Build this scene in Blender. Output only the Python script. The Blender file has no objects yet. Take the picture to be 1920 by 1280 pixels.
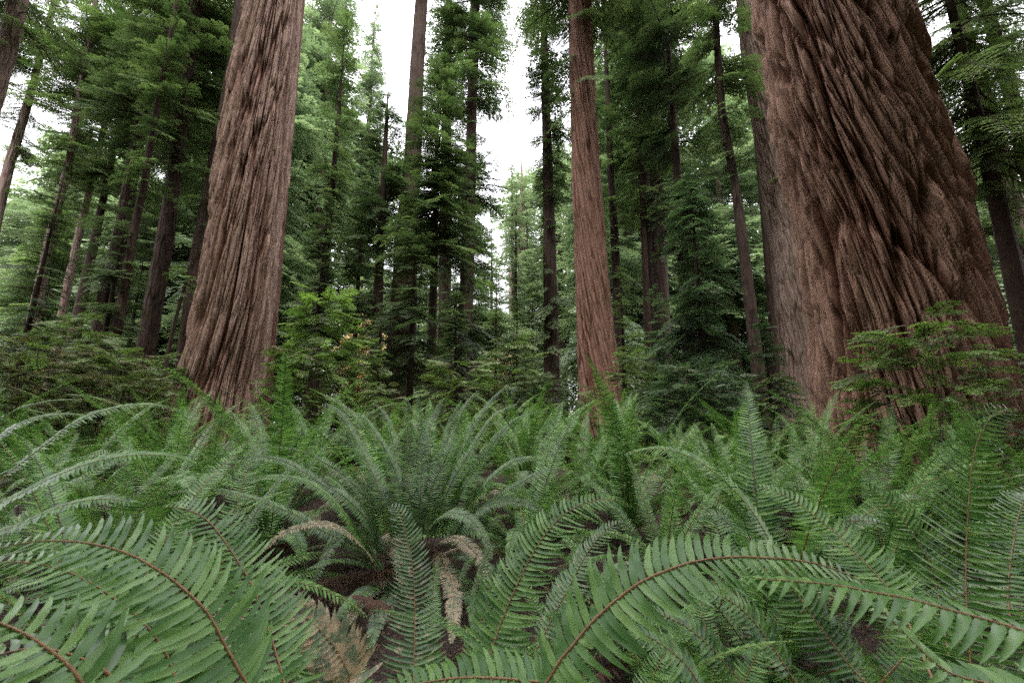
import bpy, math, random
import numpy as np
from mathutils import Vector

# ------------------------------------------------------------------ camera, sky, sun, exposure
S = bpy.context.scene
COL = S.collection
F = 853.0                      # focal length in pixels of the 1920 wide frame (16 mm)
PITCH = math.radians(11.6)
CAM = np.array([0.0, 0.0, 1.12])
SUN_EL, SUN_AZ = math.radians(72), math.radians(190)

cam_d = bpy.data.cameras.new('camera')
cam_d.sensor_width = 36.0
cam_d.lens = 36.0 * F / 1920.0
cam_d.clip_start = 0.02
cam_d.clip_end = 1500
cam_d.dof.use_dof = True
cam_d.dof.focus_distance = 3.2
cam_d.dof.aperture_fstop = 8.0
cam = bpy.data.objects.new('camera', cam_d)
COL.objects.link(cam)
cam.location = CAM
cam.rotation_euler = (math.pi/2 + PITCH, 0, 0)
S.camera = cam

w = bpy.data.worlds.new('World'); S.world = w; w.use_nodes = True
nt = w.node_tree; nt.nodes.clear()
sky = nt.nodes.new('ShaderNodeTexSky'); sky.sky_type = 'NISHITA'; sky.sun_disc = False
sky.sun_elevation = SUN_EL; sky.sun_rotation = SUN_AZ; sky.dust_density = 4.0; sky.air_density = 1.0; sky.ozone_density = 1.0
cl = nt.nodes.new('ShaderNodeMixRGB'); cl.inputs[0].default_value = 0.8
tcw = nt.nodes.new('ShaderNodeTexCoord'); sxyz = nt.nodes.new('ShaderNodeSeparateXYZ'); mr = nt.nodes.new('ShaderNodeMapRange'); vs = nt.nodes.new('ShaderNodeVectorMath')
mr.inputs['From Min'].default_value = 0.0; mr.inputs['From Max'].default_value = 1.0; mr.inputs['To Min'].default_value = 0.33; mr.inputs['To Max'].default_value = 1.0
vs.operation = 'SCALE'; vs.inputs[0].default_value = (19.5, 19.0, 20.0)      # overcast cloud layer, brighter to the zenith
nt.links.new(tcw.outputs['Generated'], sxyz.inputs[0]); nt.links.new(sxyz.outputs['Z'], mr.inputs['Value']); nt.links.new(mr.outputs[0], vs.inputs['Scale']); nt.links.new(vs.outputs[0], cl.inputs[2])
bg = nt.nodes.new('ShaderNodeBackground'); bg.inputs['Strength'].default_value = 0.12
out = nt.nodes.new('ShaderNodeOutputWorld')
nt.links.new(sky.outputs[0], cl.inputs[1]); nt.links.new(cl.outputs[0], bg.inputs['Color']); nt.links.new(bg.outputs[0], out.inputs['Surface'])

sun_d = bpy.data.lights.new('sun', 'SUN'); sun_d.energy = 1.5; sun_d.angle = math.radians(20); sun_d.color = (1.0, 0.96, 0.9)
sun = bpy.data.objects.new('sun', sun_d); COL.objects.link(sun)
sd = Vector((math.sin(SUN_AZ)*math.cos(SUN_EL), math.cos(SUN_AZ)*math.cos(SUN_EL), math.sin(SUN_EL)))
sun.rotation_euler = sd.to_track_quat('Z', 'Y').to_euler()

S.view_settings.view_transform = 'Standard'; S.view_settings.look = 'None'
S.view_settings.exposure = 1.75; S.view_settings.gamma = 1.0; S.view_settings.use_curve_mapping = False
S.render.engine = 'CYCLES'
S.cycles.use_denoising = False; S.cycles.use_adaptive_sampling = False; S.cycles.sample_clamp_direct = 3.0; S.cycles.sample_clamp_indirect = 1.0
S.cycles.max_bounces = 6; S.cycles.diffuse_bounces = 4; S.cycles.glossy_bounces = 2
S.cycles.transmission_bounces = 3; S.cycles.volume_bounces = 0; S.cycles.transparent_max_bounces = 4
S.cycles.caustics_reflective = False; S.cycles.caustics_refractive = False

# ------------------------------------------------------------------ pixel -> ray helpers
CP, SP = math.cos(PITCH), math.sin(PITCH)
def ray(px, py):
    a, b = (px-960.0)/F, (640.0-py)/F
    return np.array([a, CP - b*SP, SP + b*CP])
def at(px, py, d):
    return CAM + ray(px, py)*d
def at_Y(px, py, Y):
    r = ray(px, py); return CAM + r*(Y/r[1])
def to_px(p):
    q = np.asarray(p)-CAM; dep = q[1]*CP+q[2]*SP
    return 960+F*q[0]/dep, 640-F*(-q[1]*SP+q[2]*CP)/dep, dep

# ------------------------------------------------------------------ noise
def hsh(x, y, s):
    x = x.astype(np.int64); y = y.astype(np.int64)
    h = (x*374761393 + y*668265263 + s*2147483647 + 1013904223) & 0xffffffff
    h = ((h ^ (h >> 13))*1274126177) & 0xffffffff
    h = ((h ^ (h >> 16))*2246822519) & 0xffffffff
    return ((h ^ (h >> 15)) & 0xffffff)/16777216.0
def vn(x, y, s=0):
    xi, yi = np.floor(x), np.floor(y); fx, fy = x-xi, y-yi
    fx = fx*fx*(3-2*fx); fy = fy*fy*(3-2*fy)
    a = hsh(xi, yi, s); b = hsh(xi+1, yi, s); c = hsh(xi, yi+1, s); d = hsh(xi+1, yi+1, s)
    return (a*(1-fx)+b*fx)*(1-fy)+(c*(1-fx)+d*fx)*fy
def sst(a, b, x):
    t = np.clip((x-a)/(b-a), 0, 1); return t*t*(3-2*t)
def voro(x, y, s):
    xi, yi = np.floor(x), np.floor(y)
    f1 = np.full(x.shape, 9.0); f2 = f1.copy(); dy1 = np.zeros(x.shape); dx1 = dy1.copy(); idr = dy1.copy()
    for i in (-1, 0, 1):
        for j in (-1, 0, 1):
            cx = xi+i; cy = yi+j
            px = cx+hsh(cx, cy, s); py = cy+hsh(cx, cy, s+7)
            dx = x-px; dy = y-py; d = np.sqrt(dx*dx+dy*dy)
            near = d < f1
            f2 = np.where(near, f1, np.minimum(f2, d))
            dy1 = np.where(near, dy, dy1); dx1 = np.where(near, dx, dx1)
            idr = np.where(near, hsh(cx, cy, s+13), idr)
            f1 = np.where(near, d, f1)
    return f1, f2, dx1, dy1, idr

def ground_z(x, y):
    x = np.asarray(x, float); y = np.asarray(y, float)
    far = sst(1.5, 8, np.hypot(x, y))
    return .5*sst(2.2, 11, y) + (vn(x/2.3+11, y/2.3+5, 3)-.5)*.22*far + (vn(x/14+1, y/14+9, 4)-.5)*.5*sst(6, 30, np.hypot(x, y))

# ------------------------------------------------------------------ mesh helpers
def mesh_from(name, V, Q, mats, mat_idx=None, smooth=False, uv=None, attrs=None):
    me = bpy.data.meshes.new(name)
    V = np.asarray(V, np.float32); Q = np.asarray(Q, np.int32)
    me.vertices.add(len(V)); me.vertices.foreach_set('co', V.ravel())
    me.loops.add(Q.size); me.loops.foreach_set('vertex_index', Q.ravel())
    me.polygons.add(len(Q)); me.polygons.foreach_set('loop_start', np.arange(0, Q.size, 4, dtype=np.int32))
    for m in mats: me.materials.append(m)
    if mat_idx is not None: me.polygons.foreach_set('material_index', np.asarray(mat_idx, np.int32))
    if smooth: me.polygons.foreach_set('use_smooth', np.ones(len(Q), bool))
    if uv is not None:
        l = me.uv_layers.new(name='UVMap'); l.data.foreach_set('uv', np.asarray(uv, np.float32)[Q.ravel()].ravel())
    for k, v in (attrs or {}).items():
        a = me.attributes.new(k, 'FLOAT', 'POINT'); a.data.foreach_set('value', np.asarray(v, np.float32))
    me.update(calc_edges=True)
    return me
def link(name, data, parent=None, loc=None):
    o = bpy.data.objects.new(name, data); COL.objects.link(o)
    if parent is not None: o.parent = parent
    if loc is not None: o.location = loc
    return o
def tag(o, label=None, cat=None, group=None, kind=None):
    if label and len(label.split()) > 16: print('LONG', label)
    if label: o['label'] = label
    if cat: o['category'] = cat
    if group: o['group'] = group
    if kind: o['kind'] = kind
    return o
def empty(name, loc, rz=0):
    o = link(name, None, None, loc); o.rotation_euler[2] = rz; o.empty_display_size = .2; return o
def quads(A):                      # (N,4,3) loose quads -> V, Q
    A = np.asarray(A).reshape(-1, 4, 3); n = len(A)
    return A.reshape(-1, 3), np.arange(n*4).reshape(n, 4)
def tube(P, R, sides=6):
    P = np.asarray(P, float); n = len(P); T = np.gradient(P, axis=0); T /= np.linalg.norm(T, axis=1)[:, None]+1e-9
    ref = np.array([0.31, 0.92, 0.2]) if abs(T[0][2]) > .8 else np.array([0., 0., 1.])
    A = np.cross(T, ref); A /= np.linalg.norm(A, axis=1)[:, None]+1e-9; B = np.cross(T, A)
    th = np.arange(sides)*2*math.pi/sides
    V = P[:, None]+np.asarray(R)[:, None, None]*(np.cos(th)[None, :, None]*A[:, None]+np.sin(th)[None, :, None]*B[:, None])
    i = np.arange(n-1)[:, None]*sides; j = np.arange(sides)[None]; k = (j+1) % sides
    Q = np.stack([i+j, i+k, i+sides+k, i+sides+j], -1).reshape(-1, 4)
    return V.reshape(-1, 3), Q
def merge(parts):
    Vs, Qs, off = [], [], 0
    for V, Q in parts:
        Vs.append(V); Qs.append(Q+off); off += len(V)
    return np.concatenate(Vs), np.concatenate(Qs)
def spline(P, n):
    P = np.asarray(P, float)
    if len(P) < 3:
        t = np.linspace(0, 1, n)[:, None]; return P[0]*(1-t)+P[-1]*t
    E = np.vstack([2*P[0]-P[1], P, 2*P[-1]-P[-2]])
    d = np.r_[0, np.cumsum(np.linalg.norm(np.diff(P, axis=0), axis=1))]
    dense = []
    for i in range(len(P)-1):
        p0, p1, p2, p3 = E[i], E[i+1], E[i+2], E[i+3]
        t = np.linspace(0, 1, 24, endpoint=False)[:, None]
        dense.append(.5*((2*p1)+(-p0+p2)*t+(2*p0-5*p1+4*p2-p3)*t*t+(-p0+3*p1-3*p2+p3)*t**3))
    D = np.vstack(dense+[P[-1:]])
    D3 = D.copy()
    for _ in range(10): D3[1:-1] = (D3[:-2]+2*D3[1:-1]+D3[2:])/4
    a = np.r_[0, np.cumsum(np.linalg.norm(np.diff(D3, axis=0), axis=1))]
    s = np.linspace(0, a[-1], n)
    return np.stack([np.interp(s, a, D3[:, k]) for k in range(3)], 1)

# ------------------------------------------------------------------ materials
def new_mat(name):
    m = bpy.data.materials.new(name); m.use_nodes = True; m.node_tree.nodes.clear(); return m, m.node_tree.nodes, m.node_tree.links
def noise(n, l, vec, scale, detail=4, rough=.6, mapscale=None):
    t = n.new('ShaderNodeTexNoise'); t.inputs['Scale'].default_value = scale; t.inputs['Detail'].default_value = detail; t.inputs['Roughness'].default_value = rough
    if mapscale:
        mp = n.new('ShaderNodeMapping'); mp.inputs['Scale'].default_value = mapscale; l.new(vec, mp.inputs[0]); vec = mp.outputs[0]
    l.new(vec, t.inputs['Vector']); return t.outputs['Fac']
def ramp(n, l, fac, stops):
    r = n.new('ShaderNodeValToRGB'); e = r.color_ramp.elements
    e[0].position, e[0].color = stops[0][0], (*stops[0][1], 1); e[1].position, e[1].color = stops[-1][0], (*stops[-1][1], 1)
    for p, c in stops[1:-1]:
        x = e.new(p); x.color = (*c, 1)
    l.new(fac, r.inputs[0]); return r.outputs[0]
def mixc(n, l, fac, a, b, mode='MIX'):
    m = n.new('ShaderNodeMixRGB'); m.blend_type = mode
    for i, v in ((0, fac), (1, a), (2, b)):
        if isinstance(v, (int, float)): m.inputs[i].default_value = v
        elif isinstance(v, tuple): m.inputs[i].default_value = (*v, 1)
        else: l.new(v, m.inputs[i])
    return m.outputs[0]
def mathn(n, l, op, a, b=0.0):
    m = n.new('ShaderNodeMath'); m.operation = op
    for i, v in ((0, a), (1, b)):
        if isinstance(v, (int, float)): m.inputs[i].default_value = v
        else: l.new(v, m.inputs[i])
    return m.outputs[0]

def bark_mat(name, red, grey, moss=.0, scale=1.0, bump=.6, dark=(.05, .028, .02)):
    m, n, l = new_mat(name)
    uv = n.new('ShaderNodeUVMap'); vec = uv.outputs[0]
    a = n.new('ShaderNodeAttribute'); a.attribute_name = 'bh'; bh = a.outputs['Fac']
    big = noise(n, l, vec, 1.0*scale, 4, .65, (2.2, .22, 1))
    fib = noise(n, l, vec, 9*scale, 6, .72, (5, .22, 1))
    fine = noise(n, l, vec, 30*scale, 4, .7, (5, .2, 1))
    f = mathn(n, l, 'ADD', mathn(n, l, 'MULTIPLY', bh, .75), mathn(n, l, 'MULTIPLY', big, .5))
    c = ramp(n, l, f, [(.28, dark), (.42, red), (.62, tuple(.5*(r+g) for r, g in zip(red, grey))), (.82, grey)])  # redder inner bark in furrows, plus crevice shade put into the colour
    c = mixc(n, l, .5, c, ramp(n, l, fib, [(.36, (.1, .08, .07)), (.5, (.75, .72, .7)), (.64, (1.5, 1.45, 1.4))]), 'MULTIPLY')
    c = mixc(n, l, .4, c, ramp(n, l, fine, [(.35, (.45, .42, .4)), (.65, (1.4, 1.35, 1.3))]), 'MULTIPLY')
    if moss > 0:
        ms = noise(n, l, vec, 1.7, 5, .75, (1.5, .6, 1))
        mf = mathn(n, l, 'MULTIPLY', ramp(n, l, ms, [(.5, (0, 0, 0)), (.66, (1, 1, 1))]), moss)
        c = mixc(n, l, mf, c, (.085, .075, .032))
    b = n.new('ShaderNodeBsdfPrincipled'); b.inputs['Roughness'].default_value = .88; b.inputs['Specular IOR Level'].default_value = .2
    l.new(c, b.inputs['Base Color'])
    bp = n.new('ShaderNodeBump'); bp.inputs['Strength'].default_value = bump; bp.inputs['Distance'].default_value = .045/scale
    l.new(mathn(n, l, 'ADD', fib, mathn(n, l, 'MULTIPLY', fine, .4)), bp.inputs['Height']); l.new(bp.outputs[0], b.inputs['Normal'])
    o = n.new('ShaderNodeOutputMaterial'); l.new(b.outputs[0], o.inputs[0]); return m

def leaf_mat(name, c0, c1, c2, rough=.5, trans=.3, scale=.9, tip=None, spec=.4):
    m, n, l = new_mat(name)
    tc = n.new('ShaderNodeTexCoord'); oi = n.new('ShaderNodeObjectInfo')
    a = n.new('ShaderNodeAttribute'); a.attribute_name = 'tint'
    big = noise(n, l, tc.outputs['Object'], scale, 3, .6)
    f = mathn(n, l, 'ADD', mathn(n, l, 'MULTIPLY', a.outputs['Fac'], .5), mathn(n, l, 'MULTIPLY', big, .5))
    f = mathn(n, l, 'ADD', f, mathn(n, l, 'MULTIPLY', mathn(n, l, 'SUBTRACT', oi.outputs['Random'], .5), .15))
    c = ramp(n, l, f, [(.25, c0), (.5, c1), (.75, c2)])
    if tip:                       # dry, tan mottling
        d = noise(n, l, tc.outputs['Object'], tip[0], 5, .8)
        c = mixc(n, l, ramp(n, l, d, [(tip[1]-.05, (0, 0, 0)), (tip[1]+.05, (1, 1, 1))]), c, tip[2])
    b = n.new('ShaderNodeBsdfPrincipled'); b.inputs['Roughness'].default_value = rough; b.inputs['Specular IOR Level'].default_value = spec
    l.new(c, b.inputs['Base Color'])
    t = n.new('ShaderNodeBsdfTranslucent'); l.new(mixc(n, l, 1.0, c, (1.2, 1.3, .85), 'MULTIPLY'), t.inputs[0])
    mx = n.new('ShaderNodeMixShader'); mx.inputs[0].default_value = trans
    l.new(b.outputs[0], mx.inputs[1]); l.new(t.outputs[0], mx.inputs[2])
    o = n.new('ShaderNodeOutputMaterial'); l.new(mx.outputs[0], o.inputs[0]); return m
def plain_mat(name, c0, c1, rough=.7, scale=20, bump=0.0):
    m, n, l = new_mat(name)
    tc = n.new('ShaderNodeTexCoord'); f = noise(n, l, tc.outputs['Object'], scale, 6, .7)
    b = n.new('ShaderNodeBsdfPrincipled'); b.inputs['Roughness'].default_value = rough
    l.new(ramp(n, l, f, [(.35, c0), (.65, c1)]), b.inputs['Base Color'])
    if bump:
        bp = n.new('ShaderNodeBump'); bp.inputs['Strength'].default_value = bump; bp.inputs['Distance'].default_value = .03
        l.new(f, bp.inputs['Height']); l.new(bp.outputs[0], b.inputs['Normal'])
    o = n.new('ShaderNodeOutputMaterial'); l.new(b.outputs[0], o.inputs[0]); return m

M = {}
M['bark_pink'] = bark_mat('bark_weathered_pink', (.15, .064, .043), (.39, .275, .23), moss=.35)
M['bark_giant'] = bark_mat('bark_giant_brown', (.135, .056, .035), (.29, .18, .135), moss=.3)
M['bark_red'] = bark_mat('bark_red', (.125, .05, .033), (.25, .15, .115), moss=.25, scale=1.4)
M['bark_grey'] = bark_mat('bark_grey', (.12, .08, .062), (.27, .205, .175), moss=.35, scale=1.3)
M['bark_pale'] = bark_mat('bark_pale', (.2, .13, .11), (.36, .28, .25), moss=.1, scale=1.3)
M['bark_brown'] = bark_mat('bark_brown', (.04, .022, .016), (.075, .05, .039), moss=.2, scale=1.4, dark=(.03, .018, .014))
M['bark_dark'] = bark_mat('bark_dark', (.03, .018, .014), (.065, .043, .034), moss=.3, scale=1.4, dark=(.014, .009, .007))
M['wood'] = plain_mat('limb_wood', (.035, .024, .018), (.075, .055, .042), .9, 8)
M['twig'] = plain_mat('shrub_twig', (.06, .045, .026), (.13, .095, .055), .85, 14)
M['leaf_mid'] = leaf_mat('needles_mid_green', (.045, .078, .03), (.095, .15, .056), (.16, .235, .092), trans=.32)
M['leaf_dark'] = leaf_mat('needles_dark_green', (.03, .054, .022), (.066, .105, .044), (.115, .17, .075), trans=.32)
M['leaf_bright'] = leaf_mat('needles_bright_green', (.055, .1, .034), (.115, .18, .062), (.19, .27, .1), trans=.32)
M['leaf_grey'] = leaf_mat('needles_grey_green', (.035, .07, .035), (.06, .115, .05), (.11, .18, .085), trans=.35)
M['leaf_haze_pale'] = leaf_mat('needles_haze_paled_green', (.13, .18, .11), (.2, .27, .165), (.3, .38, .24), scale=.3, trans=.32)  # distance haze put into the needle colour of far conifers
M['leaf_sunlit_peach'] = leaf_mat('leaves_painted_sunlit_peach', (.7, .48, .33), (.85, .63, .46), (.92, .74, .6), trans=.5, scale=.4)  # peach sunlight on far foliage, put into the leaf colour
M['leaf_shrub'] = leaf_mat('huckleberry_leaves', (.05, .085, .028), (.1, .16, .05), (.17, .25, .085), scale=1.5, trans=.35)
M['leaf_twiggy'] = leaf_mat('brownish_shrub_leaves', (.1, .1, .04), (.12, .17, .05), (.16, .27, .07), scale=1.1, trans=.3)
M['fern_carpet'] = leaf_mat('fern_green_carpet', (.045, .115, .026), (.1, .215, .048), (.18, .32, .085), rough=.42, trans=.26, scale=2.0, spec=.35)
M['leaf_fresh'] = leaf_mat('fresh_huckleberry_leaves', (.07, .13, .03), (.14, .25, .05), (.24, .38, .09), scale=1.5, trans=.35)
M['fern'] = leaf_mat('fern_green', (.028, .08, .015), (.065, .16, .028), (.13, .24, .05), rough=.38, trans=.24, scale=2.0, spec=.4)
M['fern_hero'] = leaf_mat('fern_green_near', (.05, .135, .028), (.092, .2, .042), (.165, .29, .075), rough=.44, trans=.24, scale=3.0, spec=.36, tip=(55, .685, (.16, .1, .04)))
M['fern_mottled'] = leaf_mat('fern_green_with_tan_tips', (.04, .1, .03), (.065, .145, .042), (.1, .19, .06), rough=.45, trans=.2, scale=2, tip=(34, .6, (.33, .26, .17)))
M['fern_tan'] = leaf_mat('fern_dry_tan', (.07, .11, .065), (.1, .14, .075), (.13, .17, .09), rough=.6, trans=.2, scale=2, tip=(34, .5, (.4, .3, .19)))
M['fern_dead'] = leaf_mat('fern_dead_brown', (.06, .03, .018), (.1, .05, .03), (.15, .08, .045), rough=.8, trans=.15, scale=4)
M['rachis'] = plain_mat('frond_stalk_orange_brown', (.17, .085, .035), (.27, .15, .065), .5, 60)
M['rachis_dark'] = plain_mat('frond_stalk_dark', (.035, .018, .012), (.1, .045, .025), .5, 40)

# ------------------------------------------------------------------ setting: ground
def build_ground():
    gx = np.concatenate([-np.geomspace(220, 6, 30), np.linspace(-5.9, 5.9, 90), np.geomspace(6, 220, 30)])
    gy = np.concatenate([-np.geomspace(120, 3, 18), np.linspace(-2.9, 9, 100), np.geomspace(9.2, 260, 50)])
    X, Y = np.meshgrid(gx, gy); Z = ground_z(X, Y) + (vn(X/.35, Y/.35, 8)-.5)*.05
    nx, ny = len(gx), len(gy); i = np.arange(ny-1)[:, None]*nx+np.arange(nx-1)[None]
    Q = np.stack([i, i+1, i+nx+1, i+nx], -1).reshape(-1, 4)
    m, n, l = new_mat('forest_duff')
    tc = n.new('ShaderNodeTexCoord'); v = tc.outputs['Object']
    f1 = noise(n, l, v, 22, 8, .8); f2 = noise(n, l, v, 1.3, 4, .6)
    c = ramp(n, l, f1, [(.3, (.012, .008, .006)), (.5, (.05, .028, .018)), (.7, (.12, .065, .04))])
    c = mixc(n, l, mathn(n, l, 'MULTIPLY', ramp(n, l, f2, [(.5, (0, 0, 0)), (.7, (1, 1, 1))]), .5), c, (.03, .045, .015))
    b = n.new('ShaderNodeBsdfPrincipled'); b.inputs['Roughness'].default_value = .95
    bp = n.new('ShaderNodeBump'); bp.inputs['Strength'].default_value = 1; bp.inputs['Distance'].default_value = .05
    l.new(f1, bp.inputs['Height']); l.new(bp.outputs[0], b.inputs['Normal']); l.new(c, b.inputs['Base Color'])
    o = n.new('ShaderNodeOutputMaterial'); l.new(b.outputs[0], o.inputs[0])
    tag(link('ground', mesh_from('ground', np.stack([X, Y, Z], -1).reshape(-1, 3), Q, [m], smooth=True)), kind='structure')
build_ground()

# ------------------------------------------------------------------ trunks
def profile(levels, Y):
    out = []
    for py, xl, xr in levels:
        vl, vr = ray(xl, py), ray(xr, py)
        a1, a2 = math.atan2(vl[0], vl[1]), math.atan2(vr[0], vr[1]); a = (a1+a2)/2; be = (a2-a1)/2
        vm = ray((xl+xr)/2, py)
        out.append((CAM[2]+vm[2]*(Y/vm[1]), Y*math.tan(a), Y/math.cos(a)*math.sin(be)))
    return sorted(out)
class Axis:
    def __init__(s, levels, Y, H, flare=.25):
        P = profile(levels, Y); s.Y = Y; s.H = H
        z = np.array([p[0] for p in P]); x = np.array([p[1] for p in P]); r = np.array([p[2] for p in P])
        if len(z) == 1: z = np.r_[z, z[0]+8]; x = np.r_[x, x[0]]; r = np.r_[r, r[0]*.9]
        sl = (x[-1]-x[-2])/(z[-1]-z[-2])
        zt = max(H, z[-1]+.4); s.H = zt
        zz = np.r_[0 if z[0] > .05 else z[0]-.3, z, zt]
        xx = np.r_[x[0]-(z[0]-zz[0])*(x[1]-x[0])/(z[1]-z[0]), x, x[-1]+sl*(zt-z[-1])*.6]
        r0 = r[0]*(1+flare*min(1, z[0]/1.0))
        rr = np.r_[r0, r, .06*r[0]+.02]
        s.z, s.x, s.r = zz, xx, rr
    def c(s, z): return np.interp(z, s.z, s.x)
    def R(s, z): return np.interp(z, s.z, s.r)

def bark_height(u, v, c):
    """furrowed stringy bark: long tapering plates that lift off at their lower ends"""
    su, sv, sd = c['su'], c['sv'], c['seed']
    u = u + c['shear']*v + c.get('wv', .16)*su*(vn(u/(su*2.2), v/(sv*.4), sd)-.5) + c.get('wav', .8)*su*(vn(u/(su*6), v/(sv*1.6), sd+2)-.5)
    f1, f2, dx, dy, idr = voro(u/su, v/sv, sd+1)
    e = sst(.0, .27, f2-f1)
    deep = .35+.65*sst(.3, .65, vn(u/(su*2), v/(sv*1.2), sd+21))
    h1 = (1-(1-e)*deep)*(.6+.4*idr)+e*(-dy)*.5
    u2 = u + .25*su*(vn(u/(su*.7), v/(sv*.25), sd+3)-.5)
    g1, g2, dx2, dy2, id2 = voro(u2/(su*.42), v/(sv*.6), sd+5)
    e2 = sst(.0, .22, g2-g1)
    h2 = (1-(1-e2)*.8)*(.45+.55*id2)+e2*(-dy2)*.55
    k1, k2, dx3, dy3, id3 = voro(u2/(su*.17)+3, v/(sv*.3), sd+8)
    h4 = sst(0, .3, k2-k1)*(.5+.5*id3)-dy3*.35
    q1, q2 = voro(u/(su*2.3)+5, v/(sv*1.5), sd+9)[:2]
    h3 = -(1-sst(.0, .14, q2-q1))
    f = vn(u2/(su*.07), v/(sv*.12), sd+11)
    return .6*h1+.3*h2+.12*h4+.3*h3+.04*f
def trunk_mesh(name, ax, mat, cols, rows, zvis, c, lobes=.0, top_rows=14):
    z = np.r_[np.linspace(ax.z[0]-.15, zvis, rows), np.linspace(zvis+.3, ax.H, top_rows)]
    th = np.linspace(0, 2*math.pi, cols+1) + math.pi/2        # seam away from the camera
    R = ax.R(z)
    # smooth the piecewise-linear profile a little
    Z, T = np.meshgrid(z, th, indexing='ij'); RR = R[:, None]*np.ones_like(T)
    Rref = float(np.median(R[:rows]))
    u = (T-math.pi/2)*Rref; v = Z
    h = bark_height(u, v, c)
    fade = np.ones(len(z)); fade[rows:] = .3
    D = c['D']*(h*fade[:, None])
    lob = 0
    if lobes:
        k = np.exp(-np.maximum(Z, 0)/c.get('lz', 1.6))
        lob = lobes*k*(np.sin(T*5+c['seed'])*.5+np.sin(T*9+1.3*c['seed'])*.35+np.sin(T*3+.5)*.3)
        lob = lob + .018*np.sin(T*7+Z*.25+c['seed'])+.02*np.sin(T*4-Z*.12)
    rad = RR*(1+lob)+D-.75*c['D']
    base = np.array([ax.c(0.0), ax.Y])
    X = ax.c(z)[:, None]-base[0]+np.cos(T)*rad; Yc = np.sin(T)*rad
    V = np.stack([X, Yc, Z], -1).reshape(-1, 3)
    nc = cols+1; i = np.arange(len(z)-1)[:, None]*nc+np.arange(cols)[None]
    Q = np.stack([i, i+1, i+nc+1, i+nc], -1).reshape(-1, 4)
    UV = np.stack([u+c['shear']*v, v], -1).reshape(-1, 2)
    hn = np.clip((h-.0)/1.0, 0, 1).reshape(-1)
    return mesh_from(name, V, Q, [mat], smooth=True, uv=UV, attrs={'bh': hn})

# ------------------------------------------------------------------ foliage
def spray(L, leaf, rng, lw=.42, ang=52, droop=.25, dens=1.0, fan=.42, ovate=False):
    ts = np.arange(.1, 1.0, leaf*1.35/L/dens)
    Lf, Wd = [], []
    for k, t in enumerate(ts):
        for sgn in (-1, 1):
            if rng.random() < .12: continue
            l = L*fan*(min(1, (t+.12)/.35))*(1-t)**.65*rng.uniform(.6, 1.15)+leaf*.8
            a = math.radians(ang*rng.uniform(.8, 1.15))
            d = np.array([math.cos(a), sgn*math.sin(a), rng.uniform(-.14, .06)])
            o = np.array([L*t, 0, -droop*L*t*t])
            s = np.arange(leaf*.3, l+1e-6, leaf*.55)
            m = len(s)*2
            ss = np.repeat(s, 2)+rng.uniform(-.15, .15, m)*leaf
            side = np.tile([-1., 1.], len(s))
            b = math.radians(42)*side+rng.uniform(-.35, .35, m)
            ca, sa = np.cos(b), np.sin(b)
            dirx = d[0]*ca-d[1]*sa; diry = d[0]*sa+d[1]*ca; dz = d[2]+rng.uniform(-.28, .2, m)
            D = np.stack([dirx, diry, dz], 1)
            P = o+ss[:, None]*d; P[:, 2] -= droop*1.3*ss*ss/max(L*.5, .1)
            ll = leaf*rng.uniform(.7, 1.2, m)[:, None]
            W = np.stack([-diry, dirx, rng.uniform(-.45, .45, m)], 1)*ll*lw*.5
            mid = P+D*ll*(.5 if ovate else .42); tip = P+D*ll; tip[:, 2] -= ll[:, 0]*.15
            Lf.append(np.stack([P, mid+W, tip, mid-W], 1))
            e = o+d*l; e[2] -= droop*1.3*l*l/max(L*.5, .1)
            wv = np.array([-d[1], d[0], 0])*max(.004, leaf*.045)
            Wd.append(np.stack([o-wv, o+wv, e+wv*.2, e-wv*.2])[None])
    tt = np.linspace(-.02, 1, 7); P = np.stack([L*tt, 0*tt, -droop*L*tt*tt*np.sign(tt)], 1)
    V, Q = tube(P, (L*.012+.004)*(1-tt*.85), 4)
    return np.concatenate(Lf), np.concatenate([V[Q]]+Wd)

def place(templ, org, az, pitch, roll, sc, which):
    """stack transformed copies of the templates"""
    Ls, Ws, tn = [], [], []
    for k, (lf, wd) in enumerate(templ):
        idx = np.where(which == k)[0]
        if not len(idx): continue
        ca, sa = np.cos(az[idx]), np.sin(az[idx]); cp, sp = np.cos(pitch[idx]), np.sin(pitch[idx]); cr, sr = np.cos(roll[idx]), np.sin(roll[idx])
        X = np.stack([ca*cp, sa*cp, sp], 1); Yv = np.stack([-sa, ca, 0*sa], 1); Zv = np.cross(X, Yv)
        Y2 = Yv*cr[:, None]+Zv*sr[:, None]; Z2 = -Yv*sr[:, None]+Zv*cr[:, None]
        Mx = np.stack([X, Y2, Z2], 1)*sc[idx][:, None, None]
        for arr, dst in ((lf, Ls), (wd, Ws)):
            dst.append((np.einsum('nqi,bij->bnqj', arr.reshape(-1, 1, 3), Mx).reshape(len(idx), -1, 3)+org[idx][:, None]).reshape(-1, 4, 3))
        tn.append(np.repeat(hsh(idx.astype(float), idx*0.0+k, 5), len(lf)*4))
    return np.concatenate(Ls), np.concatenate(Ws), np.concatenate(tn)

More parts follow.
